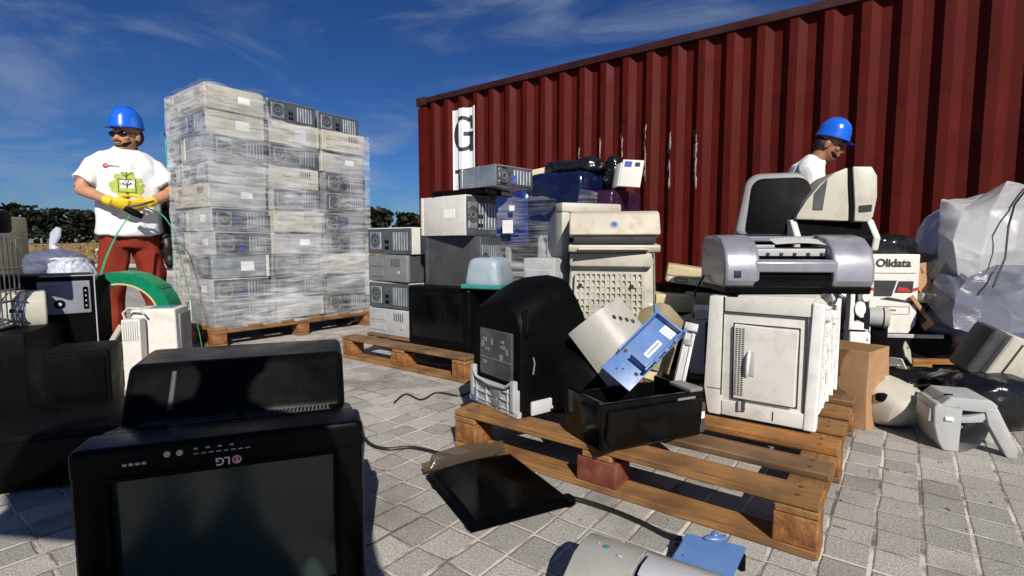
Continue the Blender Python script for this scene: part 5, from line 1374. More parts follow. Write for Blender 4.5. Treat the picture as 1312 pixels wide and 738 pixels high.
for v in b.bm.verts: v.co.x += .004*noise.noise(v.co*9)
body = b.build('body', wmat, parent=t, angle=30)
yF = -cd2/2-.0025
def txt(s, size, x, z, m, parent, bold=.0, y=yF, space=1., mx2=None):
    bb = B(); bb._merge(text_bm(s, size, bold, space=space), mx=Matrix.Translation((x, y, z)) @ STAND @ (mx2 or Matrix.Identity(4)))
    return bb.build('lettering', m, parent=parent, smooth=False)
txt('Olidata', .058, -.012, ch2-.048, M['print'], body, .0022)
b = B()
b.quad([(-.10, yF, .20), (-.012, yF, .20), (.01, yF, .285), (-.10, yF, .285)]); b.quad([(.002, yF, .22), (.09, yF, .22), (.092, yF, .282), (.02, yF, .282)])
b.quad([(-.07, yF, .185), (.08, yF, .165), (.10, yF, .155), (.095, yF, .172), (-.03, yF, .196)])
b.build('picture', M['print'], parent=body, smooth=False)
b = B(); b.quad([(.012, yF-.001, .228), (.082, yF-.001, .225), (.062, yF-.001, .246), (.02, yF-.001, .25)]); b.quad([(-.118, yF-.001, .232), (-.10, yF-.001, .232), (-.10, yF-.001, .246), (-.118, yF-.001, .246)]); b.quad([(.094, yF-.001, .228), (.117, yF-.001, .235), (.117, yF-.001, .252), (.094, yF-.001, .245)])
b.build('red_band', M['red'], parent=body, smooth=False)
b = B(); b.box((0, yF, .325), (.20, .001, .0025), 0); b.box((.0, yF, .145), (.16, .001, .002), 0); b.box((.0, yF, .105), (.16, .001, .002), 0); b.box((-.08, yF, .125), (.002, .001, .04), 0); b.box((.08, yF, .125), (.002, .001, .04), 0); b.box((0, yF, .126), (.03, .001, .008), 0)
b.build('printed_rule', M['grey'], parent=body, smooth=False)
b = B(); b.box((cw2/2-.001, 0, .25), (.012, cd2*.9, .34), .003); b.build('torn_edge', M['paper'], parent=t)
lump('bin_bag', 'crumpled black bin bag lying on the printed white carton', OB+Vector((.01, .09, .68)), 0., (.33, .22, .12), M['bagblack'], .035, 21., 'bag', None, 2.8)
lump('bin_bag', 'crumpled black bin bag in the dark gap right of the white carton', OB+Vector((.25, .16, 0)), 0., (.24, .36, .71), M['bagblack'], .045, 25., 'bag', None, 3)
lump('bin_bag', 'tall black bin bag standing left of the white carton', OB+Vector((-.25, .20, 0)), 0., (.30, .30, .62), M['bagblack'], .045, 29., 'bag', None, 3)
t = thing('cardboard_flap', 'long tan cardboard flap leaning right of the white carton', 'cardboard', at(1186, 368, 2.78), (R(-10), R(-30), R(-8)))
b = B(); b.box((0, 0, 0), (.075, .005, .24), .002, 1); b.build('sheet', M['cardboard'], parent=t)
b = B(); b.box((.05, 0, .09), (.05, .005, .06), .002, 1, rot=(0, R(20), 0)); b.build('torn_corner', M['cardboard'], parent=t)
t = thing('cardboard_flap', 'short tan cardboard strip low beside the white carton', 'cardboard', at(1180, 396, 2.74), (R(0), R(-38), R(0)))
b = B(); b.box((0, 0, 0), (.022, .005, .18), .002, 1); b.box((-.02, 0, -.09), (.06, .006, .04), .002, 1); b.build('sheet', M['cardboard'], parent=t)
t = thing('printer_part', 'cream tilted cover resting by the plastic sheeted bundle', 'printer part', at(1203, 342, 2.85), (0, R(-27), R(-12)))
b = B(); b.box((0, 0, 0), (.17, .10, .075), .010); b.box((.0, -.045, .042), (.15, .02, .012), .004); b.build('shell', M['beige'], parent=t)
b = B(); b.box((.02, .0, -.05), (.12, .06, .05), .01); b.build('underside', M['teal'], parent=t)
t = thing('printer_part', 'small rounded cream piece under the tilted cover by the white carton', 'printer part', at(1192, 382, 2.78), (0, R(6), R(-12)))
b = B(); b.box((0, 0, 0), (.12, .09, .055), .022, 3); b.build('shell', M['beige'], parent=t)
b = B(); b.box((0, -.046, -.01), (.06, .006, .01), .002); b.build('slot', M['grey'], parent=t)
t = thing('printer_part', 'round yellowish roller end cap leaning on the foot of the white carton', 'printer part', at(1128, 407, 2.66), (0, 0, R(-28)))
b = B(); b.loft([(-.05, 0, 0), (.0, 0, 0), (.012, 0, 0)], [(.05, .05), (.052, .052), (.045, .045)], 24); b.build('drum', M['lgrey'], parent=t)
b = B(); b.loft([(.012, 0, 0), (.03, 0, 0), (.036, 0, 0)], [(.057, .057), (.057, .057), (.048, .048)], 24); b.build('cap', M['cream'], parent=t)
b = B(); b.box((0, .02, -.16), (.07, .06, .24), .01); b.build('support', M['matblack'], parent=t)
t = thing('printer_part', 'white printer mechanism standing just right of the silver printer', 'printer part', at(1096, 446, 2.45), R(-20))
t.scale = (.62, .8, 1)
t.location.z = .17
b = B(); b.box((-.02, 0, .19), (.10, .12, .05), .01); b.box((-.05, 0, .29), (.03, .10, .20), .006); b.box((.02, 0, .31), (.03, .06, .15), .008); b.cyl((.0, -.06, .28), (.0, -.03, .28), .035, 16); b.cyl((.03, -.07, .34), (.03, -.03, .34), .025, 16); b.build('frame', M['white2'], parent=t)
b = B(); b.box((.0, -.01, .135), (.14, .14, .075), .016, 3); b.build('case', M['white2'], parent=t)
b = B(); b.box((0, 0, .175), (.13, .13, .012), .004); b.build('lid', M['matblack'], parent=t)
b = B(); b.box((0, .02, .05), (.16, .16, .10), .01); b.build('base', M['matblack'], parent=t)
t = thing('computer_case', 'dark case lying under the white mechanism behind the brown cardboard box', 'computer case', Vector((1.72, 2.55, 0)), R(-20))
b = B(); b.box((0, 0, .085), (.42, .36, .168), .01); b.build('chassis', M['matblack'], parent=t)
b = B(); b.box((-.1, -.182, .1), (.1, .006, .03), .002); b.build('drive_bay', M['grey'], parent=t)
# bundle under plastic sheet on the right pallet
lump('wrapped_bundle', 'dark blue plastic bundle on the pallet near the right edge, under the pale sheets', Vector((2.72, 3.06, DECK)), R(-6), (.82, .62, .50), M['tarp'], .05, 33., 'bundle', None, 3.2, 4)
lump('wrapped_bundle', 'dark blue folded plastic hanging over the front of the right pallet', Vector((2.62, 2.84, DECK+.02)), R(-2), (.72, .34, .30), M['bluerag'], .05, 37., 'bundle', None, 2.8, 6)
def sheet_fn(seed, P, nz, amp):
    """creased sheet over a bilinear grid of hull points"""
    nu, nv = len(P)-1, len(P[0])-1
    def fn(u, v):
        a = min(int(u*nu), nu-1); c = min(int(v*nv), nv-1); fu, fv = u*nu-a, v*nv-c
        q = (P[a][c]*(1-fu)*(1-fv)+P[a+1][c]*fu*(1-fv)+P[a][c+1]*(1-fu)*fv+P[a+1][c+1]*fu*fv)
        w_ = noise.noise(q*2.4+Vector((seed, 0, 0))); x_ = noise.noise(q*5.+Vector((0, seed, 0)))
        k = w_*amp*.8+amp*.30*math.sin(22*(u*.55+v*.5)+7*w_+3*x_)*(.4+.6*abs(x_)*2)+amp*.16*math.sin(47*(u*.8-v*.35)+9*x_)*max(0, w_+.3)+noise.noise(q*26)*amp*.05
        return q+Vector((-.25, -.9, .35))*k
    return fn
def AP(px, py, Y): return at(px, py, Y)
g1_ = [[AP(1203, 330, 2.80), AP(1202, 300, 2.82), AP(1204, 257, 2.95), AP(1240, 254, 3.25)],
       [AP(1228, 350, 2.62), AP(1222, 310, 2.66), AP(1232, 270, 2.80), AP(1262, 248, 3.2)],
       [AP(1250, 372, 2.58), AP(1262, 325, 2.58), AP(1270, 268, 2.72), AP(1290, 232, 3.1)],
       [AP(1290, 362, 2.60), AP(1300, 320, 2.60), AP(1310, 270, 2.70), AP(1325, 238, 3.1)],
       [AP(1322, 366, 2.74), AP(1334, 326, 2.76), AP(1344, 285, 2.84), AP(1350, 262, 3.1)],
       [AP(1322, 420, 2.86), AP(1330, 400, 2.88), AP(1338, 385, 2.94), AP(1342, 370, 3.1)]]
b = B(); b.grid(sheet_fn(3., g1_, 0, .03), 110, 100, thick=.001)
sh = b.build('plastic_sheet', M['sheet'], angle=89); tag(sh, 'large milky white plastic sheet draped over the bundle near the right edge', 'plastic sheet')
lump('wrapped_bundle', 'pale wrapped bulk inside the milky plastic sheet near the right edge', Vector((2.80, 3.10, DECK+.42)), R(-10), (.62, .46, .44), M['bagpale'], .05, 41., 'bundle', None, 2.9, 4)
g2_ = [[AP(1196, 398, 2.70), AP(1196, 362, 2.72), AP(1212, 335, 2.74)], [AP(1222, 420, 2.52), AP(1224, 385, 2.54), AP(1240, 355, 2.58)], [AP(1256, 428, 2.48), AP(1262, 392, 2.52), AP(1275, 340, 2.55)], [AP(1330, 425, 2.55), AP(1330, 388, 2.58), AP(1330, 340, 2.60)]]
b = B(); b.grid(sheet_fn(13., g2_, 0, .035), 90, 70, thick=.001); tag(b.build('plastic_sheet', M['sheet2'], angle=89), 'creased indigo plastic sheet hanging below the milky one', 'plastic sheet')
b = B(); b.tube([AP(1320, 236, 2.98), AP(1300, 262, 2.70), AP(1292, 290, 2.57), AP(1288, 330, 2.53), AP(1272, 368, 2.49)], .0045, 6); tag(b.build('cord', M['cable']), 'thin dark cord tied down over the milky plastic sheet', 'cord')
# cream and black box on its corner, lower right
t = thing('monitor', 'cream fronted monitor with dark shell tipped over near the right edge', 'monitor', at(1303, 468, 2.12), (R(8), R(24), R(-12)))
t.scale = (.93, .93, .93)
b = B(); b.box((.015, -.02, .0), (.30, .13, .23), .016, 3); b.build('front_frame', M['cream'], parent=t)
b = B(); b.box((.035, -.087, .015), (.24, .01, .15), .006); pnl = b.build('panel', M['cream'], parent=t)
b = B(); b.frame(-.09, .16, -.063, .093, .005, -.0885, -.084, r=.001); b.build('gap', M['seam'], parent=pnl)
b = B(); b.box((-.155, .03, .0), (.06, .16, .225), .02, 3); b.box((0, .08, 0), (.28, .12, .2), .03, 3); b.build('rear_shell', M['dgrey'], parent=t)
b = B(); b.box((.06, -.06, -.118), (.12, .10, .02), .004); b.build('brown_base', mat('brown_plastic', (.05, .025, .02), .5), parent=t)
lump('bin_bag', 'black bin bag under the tipped cream monitor near the right edge', gp(1310, 560)+Vector((0.05, .20, 0)), 0., (.44, .36, .22), M['bagblack'], .03, 45., 'bag', None, 3)
lump('bin_bag', 'black bin bag on the paving in the shade between carton and right pallet', Vector((1.90, 2.42, 0)), 0., (.42, .30, .17), M['bagblack'], .03, 49., 'bag', None, 3)

# ------------------------------------------------------------------ foreground paving
TRW = R(27)
t = thing('printer_output_lid', 'flat black plastic lid with upturned smoked back rim lying on the paving', 'printer lid', Vector((-.045, 1.50, .002)), TRW)
# quad in local axes
M2 = Matrix.Rotation(-TRW, 4, 'Z')
q = [M2 @ (Vector(p)-Vector((-.045, 1.50, 0))) for p in ((-.274, 1.584, 0), (-.101, 1.262, 0), (.18, 1.406, 0), (-.003, 1.75, 0))]
def lerp2(u, v): return q[0].lerp(q[1], v).lerp(q[3].lerp(q[2], v), u)
def lidf(u, v):
    p = lerp2(u, v); e = min(v, 1-v, u*1.0, 1-u); rim = max(0, 1-e/.06)
    return (p.x, p.y, .030-.010*rim**2+.012*(1-v)*math.sin(math.pi*u))
b = B(); b.grid(lidf, 30, 30, thick=.005); b.build('plate', M['gloss'], parent=t)
def rimf(u, v):
    p = lerp2(.0+u*.96, -.02); z = .022+.052*v*(.72+.28*math.sin(math.pi*min(1, u*1.1)))*(.55 if u < .12 else (.8 if .80 < u < .86 else 1))
    d = (q[1]-q[0]).normalized()
    return (p.x-d.x*(.012+.022*v**2), p.y-d.y*(.012+.022*v**2), z)
b = B(); b.grid(rimf, 40, 8, thick=.004); b.build('back_rim', M['smoked'], parent=t)
for s in ((.03, .12), (.03, .88), (.96, .12), (.96, .88)):
    b = B(); p = lerp2(*s); b.box((p.x*.94, p.y*.94, .010), (.03, .03, .019), .005); b.build('foot', M['matblack'], parent=t)
b = B(); p = lerp2(.98, .93); b.box((p.x, p.y, .020), (.03, .04, .026), .01); b.build('hinge', M['matblack'], parent=t)
def cable(label, pts, r=.006):
    P = [Vector(p) for p in pts]; out = []
    for i in range(len(P)-1):
        a, c, d, e = P[max(i-1, 0)], P[i], P[i+1], P[min(i+2, len(P)-1)]
        for k in range(8):
            s = k/8; out.append(.5*((2*c)+(d-a)*s+(2*a-5*c+4*d-e)*s*s+(3*c-a-3*d+e)*s**3))
    out.append(P[-1]); b = B(); b.tube(out, r, 8); return tag(b.build('cable', M['cable']), label, 'cable')
cable('black cable running over the paving from the television to the black lid', [gp(452, 540, .007), gp(472, 567, .007), gp(495, 575, .007), gp(525, 573, .007), gp(556, 579, .007), gp(590, 588, .007), gp(630, 606, .010)], .0065)
cable('thick black cable from the black lid to the small grey printer in front', [gp(725, 636, .012), gp(755, 644, .0075), gp(790, 656, .0075), gp(825, 671, .0075), gp(850, 684, .0075), gp(872, 690, .02)], .007)
# small grey printer at the bottom edge
BP = gp(762, 677, .125); bx = Vector((.83, -.557, 0)); by = Vector((.557, .83, 0))
t = thing('printer', 'small grey and blue inkjet printer cut off by the bottom edge', 'printer', Vector((BP.x, BP.y, 0)), math.atan2(bx.y, bx.x))
pw = .46
def pf(o): return [(.0-o, .02), (.01, .095), (-.015, .118), (-.06, .128), (-.10, .120), (-.145, .088), (-.15+o, .02)]
b = B(); b.prism([(.0, .115), (-.02, .126), (-.06, .132), (-.105, .124), (-.152, .096), (-.148, .085), (-.10, .108), (0, .105)], 0, .125, 'x', .006, 3); b.prism([(.0, .115), (-.012, .124), (-.032, .130), (-.032, .108), (0, .105)], .125, pw, 'x', .005, 2); b.prism([(.0, .115), (-.02, .126), (-.06, .132), (-.105, .124), (-.152, .096), (-.148, .085), (-.10, .108), (0, .105)], pw-.08, pw, 'x', .006, 3)
b.build('top_shell', mat('warm_grey_plastic', (.30, .295, .275), .4, .1, 8, dirt=((.14, .13, .11), .35, 14), fine=.06), parent=t)
b = B(); b.prism([(.0, .02), (.0, .106), (-.10, .108), (-.146, .088), (-.15, .02)], .004, pw-.004, 'x', .006, 2); b.build('lower_body', M['dblue'], parent=t)
b = B(); b.prism([(-.036, .130), (-.034, .122), (-.10, .118), (-.104, .126), (-.08, .133)], .135, pw-.09, 'x', .003, 2); b.build('front_flap', M['silver2'], parent=t)
b = B(); b.box((.25, -.125, .100), (.22, .05, .016), .004, rot=(R(25), 0, 0)); b.box((.24, -.16, .07), (.24, .03, .03), .004); b.build('output_cover', M['silver2'], parent=t)
b = B(); b.box((.25, -.108, .112), (.23, .012, .008), .001); b.build('slot', M['seam'], parent=t)
b = B(); b.ball((.055, -.062, .1325), (.0085, .006, .002), n=12); b.build('green_button', M['teal'], parent=t)
b = B(); b.ball((.088, -.074, .1315), (.007, .005, .002), n=12); b.ball((.036, -.056, .1325), (.003, .003, .0015), n=10); b.build('button', M['lgrey'], parent=t)
b = B()
for x in (.03, pw-.03):
    for y in (-.02, -.13): b = B(); b.box((x, y, .011), (.03, .02, .022), .004); b.build('foot', M['matblack'], parent=t)
# blue plate leaning behind it
A_, B__, C_, D__ = gp(880, 682, .055), gp(957, 700, .055), gp(936, 745, .020), gp(858, 718, .020)
t = thing('plastic_plate', 'flat blue plastic plate with round boss propped before the pallet', 'plastic plate', (A_+B__+C_+D__)/4)
o_ = Vector(t.location); n_ = (B__-A_).cross(D__-A_).normalized(); n_ = n_ if n_.z > 0 else -n_
b = B(); T_ = bmesh.new(); lo = [T_.verts.new(p-o_-n_*.006) for p in (A_, B__, C_, D__)]; hi = [T_.verts.new(p-o_) for p in (A_, B__, C_, D__)]
T_.faces.new(hi); T_.faces.new(lo[::-1])
for i in range(4): T_.faces.new((lo[i], lo[(i+1) % 4], hi[(i+1) % 4], hi[i]))
bmesh.ops.recalc_face_normals(T_, faces=T_.faces); bmesh.ops.bevel(T_, geom=T_.edges[:], offset=.0025, segments=2, affect='EDGES'); b._merge(T_); b.build('plate', M['blue'], parent=t)
m_ = (A_+B__)/2-o_; b = B(); b.ball(m_+n_*.0+Vector((0, .004, 0)), (.030, .012, .008)); b.ball(m_+Vector((0, .008, .006)), (.010, .010, .008)); b.build('boss', M['blue'], parent=t)
b = B(); b.box((A_+D__)/2-o_-Vector((-.006, 0, .022)), (.012, .05, .03), .003); b.build('foot', M['matblack'], parent=t); b = B(); b.box((B__-o_)+Vector((-.012, -.006, -.034)), (.012, .012, .04), .003); b.build('foot', M['matblack'], parent=t)

# ------------------------------------------------------------------ television lying upside down, bottom left
TL, TRr = at(74, 575, .875), at(470, 520, 1.055)
tx = Vector((TRr.x-TL.x, TRr.y-TL.y, 0)); tw = .50; tx.normalize(); ty = Vector((-tx.y, tx.x, 0))
TC = (Vector((TL.x, TL.y, 0))+Vector((TRr.x, TRr.y, 0)))/2
th_ = .384
t = thing('television', 'big black tube television standing upside down on the paving in front', 'television', TC, math.atan2(tx.y, tx.x))
b = B(); zt = th_; 
b.box((0, .05, zt-.030), (tw, .10, .06), .014, 4); b.box((0, .05, .019), (tw, .10, .038), .014, 4)
b.box((-tw/2+.029, .0505, .19), (.0565, .098, .372), .012, 3); b.box((tw/2-.029, .0505, .19), (.0565, .098, .372), .012, 3)
b.build('front_frame', M['black'], parent=t)
b = B()
def scr(u, v): x = (u-.5)*.392; z = .036+.288*v; return (x, .020-.012*(1-(2*u-1)**2)*(1-(2*v-1)**2), z)
b.grid(scr, 16, 14, thick=.004)
glass = mat('dark_picture_tube', (.030, .054, .050), .16, .12, 4, spec=.9, dirt=((.03, .04, .04), .3, 8), rvar=.03); b.build('screen', glass, parent=t)
b = B(); b.frame(-.201, .201, .030, .330, .009, .000, .012, r=.003); b.build('screen_rim', M['matblack'], parent=t)
b = B(); b.prism([(.098, .02), (.098, th_-.003), (.13, th_-.006), (.235, th_-.025), (.245, .03)], -tw/2+.012, tw/2-.012, 'x', .012, 3)
rs = b.build('rear_shell', M['black'], parent=t)
b = B()
nrm_t = math.atan2(.019, .105)
for k in range(2): b.box((.03, .118+.008*k+.016, th_-.006-.0015-.004*k), (.32, .004, .004), .001, 1, rot=(-nrm_t, 0, 0))
b.build('ridge', M['dgrey'], parent=rs)
b = B()
for r_ in range(5):
    y = .155+.016*r_
    for k in range(46):
        x = -.185+.0082*k
        if 21 < k < 24: continue
        b.box((x, y, th_-.0058-(y-.13)*.181), (.004, .006, .003), 0, rot=(-nrm_t, 0, 0))
b.build('vent_slots', M['dgrey'], parent=rs)
b = B(); b.prism([(.225, .06), (.225, th_-.03), (.315, .470), (.50, .476), (.53, .12)], -.245, .225, 'x', .02, 4); hp = b.build('tube_housing', M['black'], parent=t)
b = B(); b.loft([(-.150, .243, .378), (-.150, .303, .452)], [(.006, .004), (.006, .004)], 8); b.build('edge_glint', M['dgrey'], parent=hp)  # lighter strip paints a highlight down the housing's front corner
b = B()
for k, x in enumerate((-.098, -.078)): b.cyl((x, .004, zt-.020), (x, -.004, zt-.020), .0055, 14)
b.build('jack', M['copper'], parent=t)
b = B()
for k in range(4): b.box((-.052+.020*k, -.001, zt-.016), (.007, .004, .003), .0005, 1)
for k in range(8): b.box((-.052+.0125*k, -.0008, zt-.026), (.008, .002, .0022), .0003, 1)
for k in range(4): b.box((-.165+.010*k, -.0008, zt-.032), (.007, .002, .005), .0005, 1)
b.build('control_marks', M['lgrey'], parent=t)
lg = B(); FL = Matrix.Rotation(math.pi, 4, 'Z')
lg._merge(text_bm('LG', .021, .0004), mx=Matrix.Translation((-.008, -.002, zt-.046)) @ STAND @ FL)
lg.build('lettering', mat('logo_silver', (.6, .6, .62), .4, .05), parent=t, smooth=False)
b = B(); mxl = Matrix.Translation((.016, -.0015, zt-.046)) @ Matrix.Rotation(R(90), 4, 'X')
b.lathe([(0, .002), (.0085, .002), (.0095, 0)], 24, mx=mxl); em = b.build('emblem', mat('emblem_red', (.30, .02, .05), .35, .05), parent=t)
b = B(); b.lathe([(.0062, .0024), (.0074, .0024)], 24, mx=mxl); b.box((.016, -.0042, zt-.046), (.0015, .0006, .008), 0); b.box((.0185, -.0042, zt-.0495), (.004, .0006, .0012), 0); b.build('emblem_lines', M['paper'], parent=em)
t = thing('filler_cube', 'plain black cube added to fill the dark between television and left black box', 'loudspeaker', Vector((at(112, 500, 2.02).x, 2.02, 0)), R(28))  # added black cube, stands in for a black shadowed area
b = B(); b.box((0, 0, .175), (.20, .24, .35), .012, 3); b.build('case', M['matblack'], parent=t)
b = B(); b.box((0, -.122, .18), (.17, .008, .30), .004); b.build('grille', M['black'], parent=t)
t = thing('filler', 'wide flat black box added to fill the dark just left of the black television', 'filler', Vector((-1.42, 1.72, 0)), R(20))  # added black box, covers lit paving so the area reads dark
b = B(); b.box((0, 0, .095), (.50, .36, .17), .010); b.build('case', M['matblack'], parent=t)
b = B(); b.box((0, -.182, .10), (.47, .010, .12), .004); fp = b.build('front_panel', M['black'], parent=t)
b = B(); b.cyl((.16, -.186, .10), (.16, -.204, .10), .022, 20); b.build('knob', M['dgrey'], parent=fp)
for x in (-.2, .2):
    for y in (-.13, .13): b = B(); b.cyl((x, y, 0), (x, y, .012), .018, 12); b.build('foot', M['matblack'], parent=t)
# things to its left, mostly in the photographer's shadow
t = thing('video_recorder', 'flat black video recorder on the paving at the left edge', 'video recorder', Vector((-1.90, 1.72, 0)), R(24))
b = B(); b.box((0, 0, .05), (.42, .28, .085), .006); b.build('case', M['matblack'], parent=t)
b = B(); b.box((0, -.142, .075), (.40, .008, .012), .002); b.build('trim_strip', M['lgrey'], parent=t)
b = B()
for x in (-.17, .17):
    for y in (-.1, .1): b = B(); b.cyl((x, y, 0), (x, y, .01), .015, 12); b.build('foot', M['matblack'], parent=t)

# ------------------------------------------------------------------ left pallet load
LP = Vector((-1.76, 1.92, 0))
dv_n = at(-40, 470, 2.2); dv_e = at(130, 452, 2.50)
dx_ = Vector((dv_e.x-dv_n.x, dv_e.y-dv_n.y, 0)); DL = dx_.length; dx_.normalize(); dyv = Vector((-dx_.y, dx_.x, 0)); DA = math.atan2(dx_.y, dx_.x)
def DD(x, y, z): return Vector((dv_n.x, dv_n.y, 0))+dx_*x+dyv*y+Vector((0, 0, z))
t = thing('hifi_unit', 'flat black disc player with silver edge on the left pallet', 'disc player', DD(DL*.5, .19, DECK), DA)
b = B(); b.box((-.05, 0, .062), (DL+.12, .38, .12), .008); b.build('case', M['matblack'], parent=t)
b = B(); b.box((-.06, -.193, .108), (DL*.78, .014, .014), .004); tr_ = b.build('silver_edge', M['silver2'], parent=t)
b = B()
for x in (-.10, -.04, .02, .05, .08): b.box((x, -.197, .117), (.02, .016, .008), .003)
b.ball((-.17, -.197, .116), (.012, .01, .012)); b.build('button', M['silver2'], parent=tr_)
t = thing('loudspeaker', 'black box with silver control panel on the black disc player', 'loudspeaker', DD(DL-.265, .20, DECK+.125), DA)
bw_, bh_ = .52, .335
b = B(); b.box((0, -.03, bh_/2), (bw_, .30, bh_), .006); b.build('case', M['matblack'], parent=t)
b = B(); b.box((bw_/2-.003, -.178, bh_/2), (.005, .008, bh_), .001, 1); b.box((bw_/2-.12, -.178, .003), (.24, .008, .005), .001, 1); b.box((bw_/2-.10, -.178, bh_-.003), (.20, .008, .005), .001, 1); b.build('edge_line', M['lgrey'], parent=t)
b = B(); b.box((bw_/2-.115, -.184, bh_-.105), (.19, .012, .155), .008, 3); sp_ = b.build('control_panel', mat('lilac_panel', (.20, .205, .25), .45, .08, 10), parent=t)
b = B(); mx = Matrix.Translation((bw_/2-.135, -.190, bh_-.135)) @ Matrix.Rotation(R(90), 4, 'X'); b.lathe([(0, .008), (.010, .008), (.013, .004), (.019, .004), (.021, 0)], 24, mx=mx); kb = b.build('dial', M['matblack'], parent=sp_)
b = B(); b.lathe([(0, .0092), (.008, .0085), (.009, .006)], 20, mx=mx); b.build('dial_cap', M['silver2'], parent=kb)
b = B(); b.prism(rrect(.022, .11, .010, z0=bh_-.165), -.1915, -.186, 'y', .002, 1, mx=Matrix.Translation((bw_/2-.038, 0, 0))); pl_ = b.build('button_strip', M['matblack'], parent=sp_)
b = B()
for k in range(4): b.ball((bw_/2-.038, -.192, bh_-.075-.024*k), (.004, .002, .004), n=10)
b.build('button', M['lgrey'], parent=pl_)
b = B()
for k in range(5): b.box((bw_/2-.185+.008*k, -.1905, bh_-.048), (.006, .001, .006), .0003, 1)
b.build('control_marks', M['print'], parent=sp_)
t = thing('copier_drum_cover', 'cream paper cover with two stickers in front of the black box on the left', 'printer cover', DD(.105, -.04, DECK+.125), DA)
b = B(); b.prism([(-.07, .12), (-.085, .17), (-.075, .235), (-.03, .27), (.05, .275), (.05, .12)], -.32, .16, 'x', .012, 3); b.build('shell', M['cream'], parent=t)
b = B(); b.box((-.06, -.083, .185), (.025, .004, .035), .0005, 1); b.build('sticker', M['bluegrey'], parent=t)
b = B(); b.box((.06, -.0825, .195), (.06, .004, .028), .0005, 1); stk = b.build('sticker', M['label'], parent=t)
b = B(); b.box((.048, -.085, .195), (.02, .002, .016), .0003, 1); b.box((.075, -.085, .19), (.014, .002, .012), .0003, 1); b.build('sticker_print', M['print'], parent=stk)
b = B(); b.box((-.08, .0, .059), (.44, .09, .118), .006); b.build('base', M['matblack'], parent=t)
# beige tower
t = thing('computer_case', 'tall beige computer tower with notched front at the left edge', 'computer case', Vector((-3.06, 2.95, 0)), R(8))
b = B(); b.box((0, .0, .46), (.30, .40, .90), .008); b.build('chassis', M['yellowed'], parent=t)
b = B(); b.box((0, -.205, .46), (.302, .014, .904), .008); fb = b.build('front_bezel', M['yellowed'], parent=t)
b = B()
for k, z in enumerate((.70, .60, .55)): b.box((-.03, -.213, z), (.22, .004, .008), .001, 1)
b.box((.10, -.213, .82), (.06, .004, .03), .002); b.build('slot', M['seam'], parent=fb)
t = thing('computer_case', 'grey case lying low behind the beige tower, with vent slots', 'computer case', Vector((-2.62, 3.0, 0)), R(8))
b = B(); b.box((0, 0, .27), (.30, .40, .54), .01); b.build('chassis', M['matblack'], parent=t)
b = B()
for k in range(6): b.box((.10, -.202, .50-.014*k), (.06, .006, .006), .001, 1)
b.build('vent_slots', M['lgrey'], parent=t)
# wire basket
WBK = DD(.02, -.06, DECK+.127)
t = thing('wire_basket', 'tall wire basket of thin metal rods standing at the left edge', 'wire basket', at(-36, 425, 2.02), R(22))
b0z = t.location.z; hgt = .38
b = B()
for k in range(9): b.tube([(-.22+.034*k, 0, 0), (-.22+.034*k, .004, hgt)], .0032, 6)
for k in range(7): b.tube([(.05, .03+.04*k, 0), (.05, .03+.04*k, hgt)], .0032, 6)
b.build('upright_rod', M['chrome'], parent=t)
b = B()
for z in (.012, .10, .15, .24, hgt-.01): b.tube([(-.24, -.004, z), (.062, -.004, z)], .004, 6); b.tube([(.054, .0, z), (.054, .30, z)], .004, 6)
b.build('cross_rod', M['chrome'], parent=t)
b = B(); b.box((-.09, .15, -.004), (.30, .30, .008), .002)
b.build('floor_tray', M['grey'], parent=t)
t2 = thing('battery_lamp', 'black lamp with bright green window lying on top of the wire basket', 'lamp', Vector(t.location)+Vector((.03, .02, hgt+.004)), R(14))
b = B(); b.box((-.02, 0, .045), (.22, .12, .085), .02, 3); b.box((.078, -.01, .035), (.035, .10, .065), .012); b.build('case', M['matblack'], parent=t2)
b = B(); b.box((-.03, -.062, .040), (.07, .008, .042), .004); b.box((.030, -.062, .038), (.035, .008, .038), .004); b.build('window', M['lamp_green'], parent=t2)
t = thing('crate', 'dark plastic box under the wire basket at the left edge', 'crate', Vector((t.location.x-.06, t.location.y+.13, 0)), R(22))
b = B(); b.box((0, 0, b0z/2-.006), (.36, .36, b0z-.014), .01); b.build('body', M['matblack'], parent=t)
b = B(); b.box((0, -.182, b0z*.7), (.2, .006, .03), .004); b.build('handle', M['black'], parent=t)
# bag of blue and white film
bgp = at(75, 352, 2.95)
lump('plastic_bag', 'dark blue plastic bag with knotted top behind the black box', Vector((bgp.x-.04, 3.02, .545)), R(6), (.30, .26, .17), M['bluerag'], .03, 51., 'bag', None, 2.4, 7)
lump('plastic_bag', 'shiny pale white plastic bag spilling beside the dark blue bag', Vector((bgp.x+.075, 2.93, .50)), R(-20), (.17, .20, .18), M['bagpale'], .035, 55., 'bag', None, 2.3, 9)
b = B(); b.loft([(0, 0, 0), (-.02, 0, .05), (.0, .0, .11), (.02, 0, .15)], [(.035, .03), (.018, .014), (.030, .012), (.014, .010)], 9); o = b.build('knot', M['bagpale'], angle=20)
bb_ = [o2 for o2 in COL.objects if o2.get('label', '').startswith('dark blue plastic bag with')][0]; o.parent = bb_; o.location = (-.02, 0, .15)
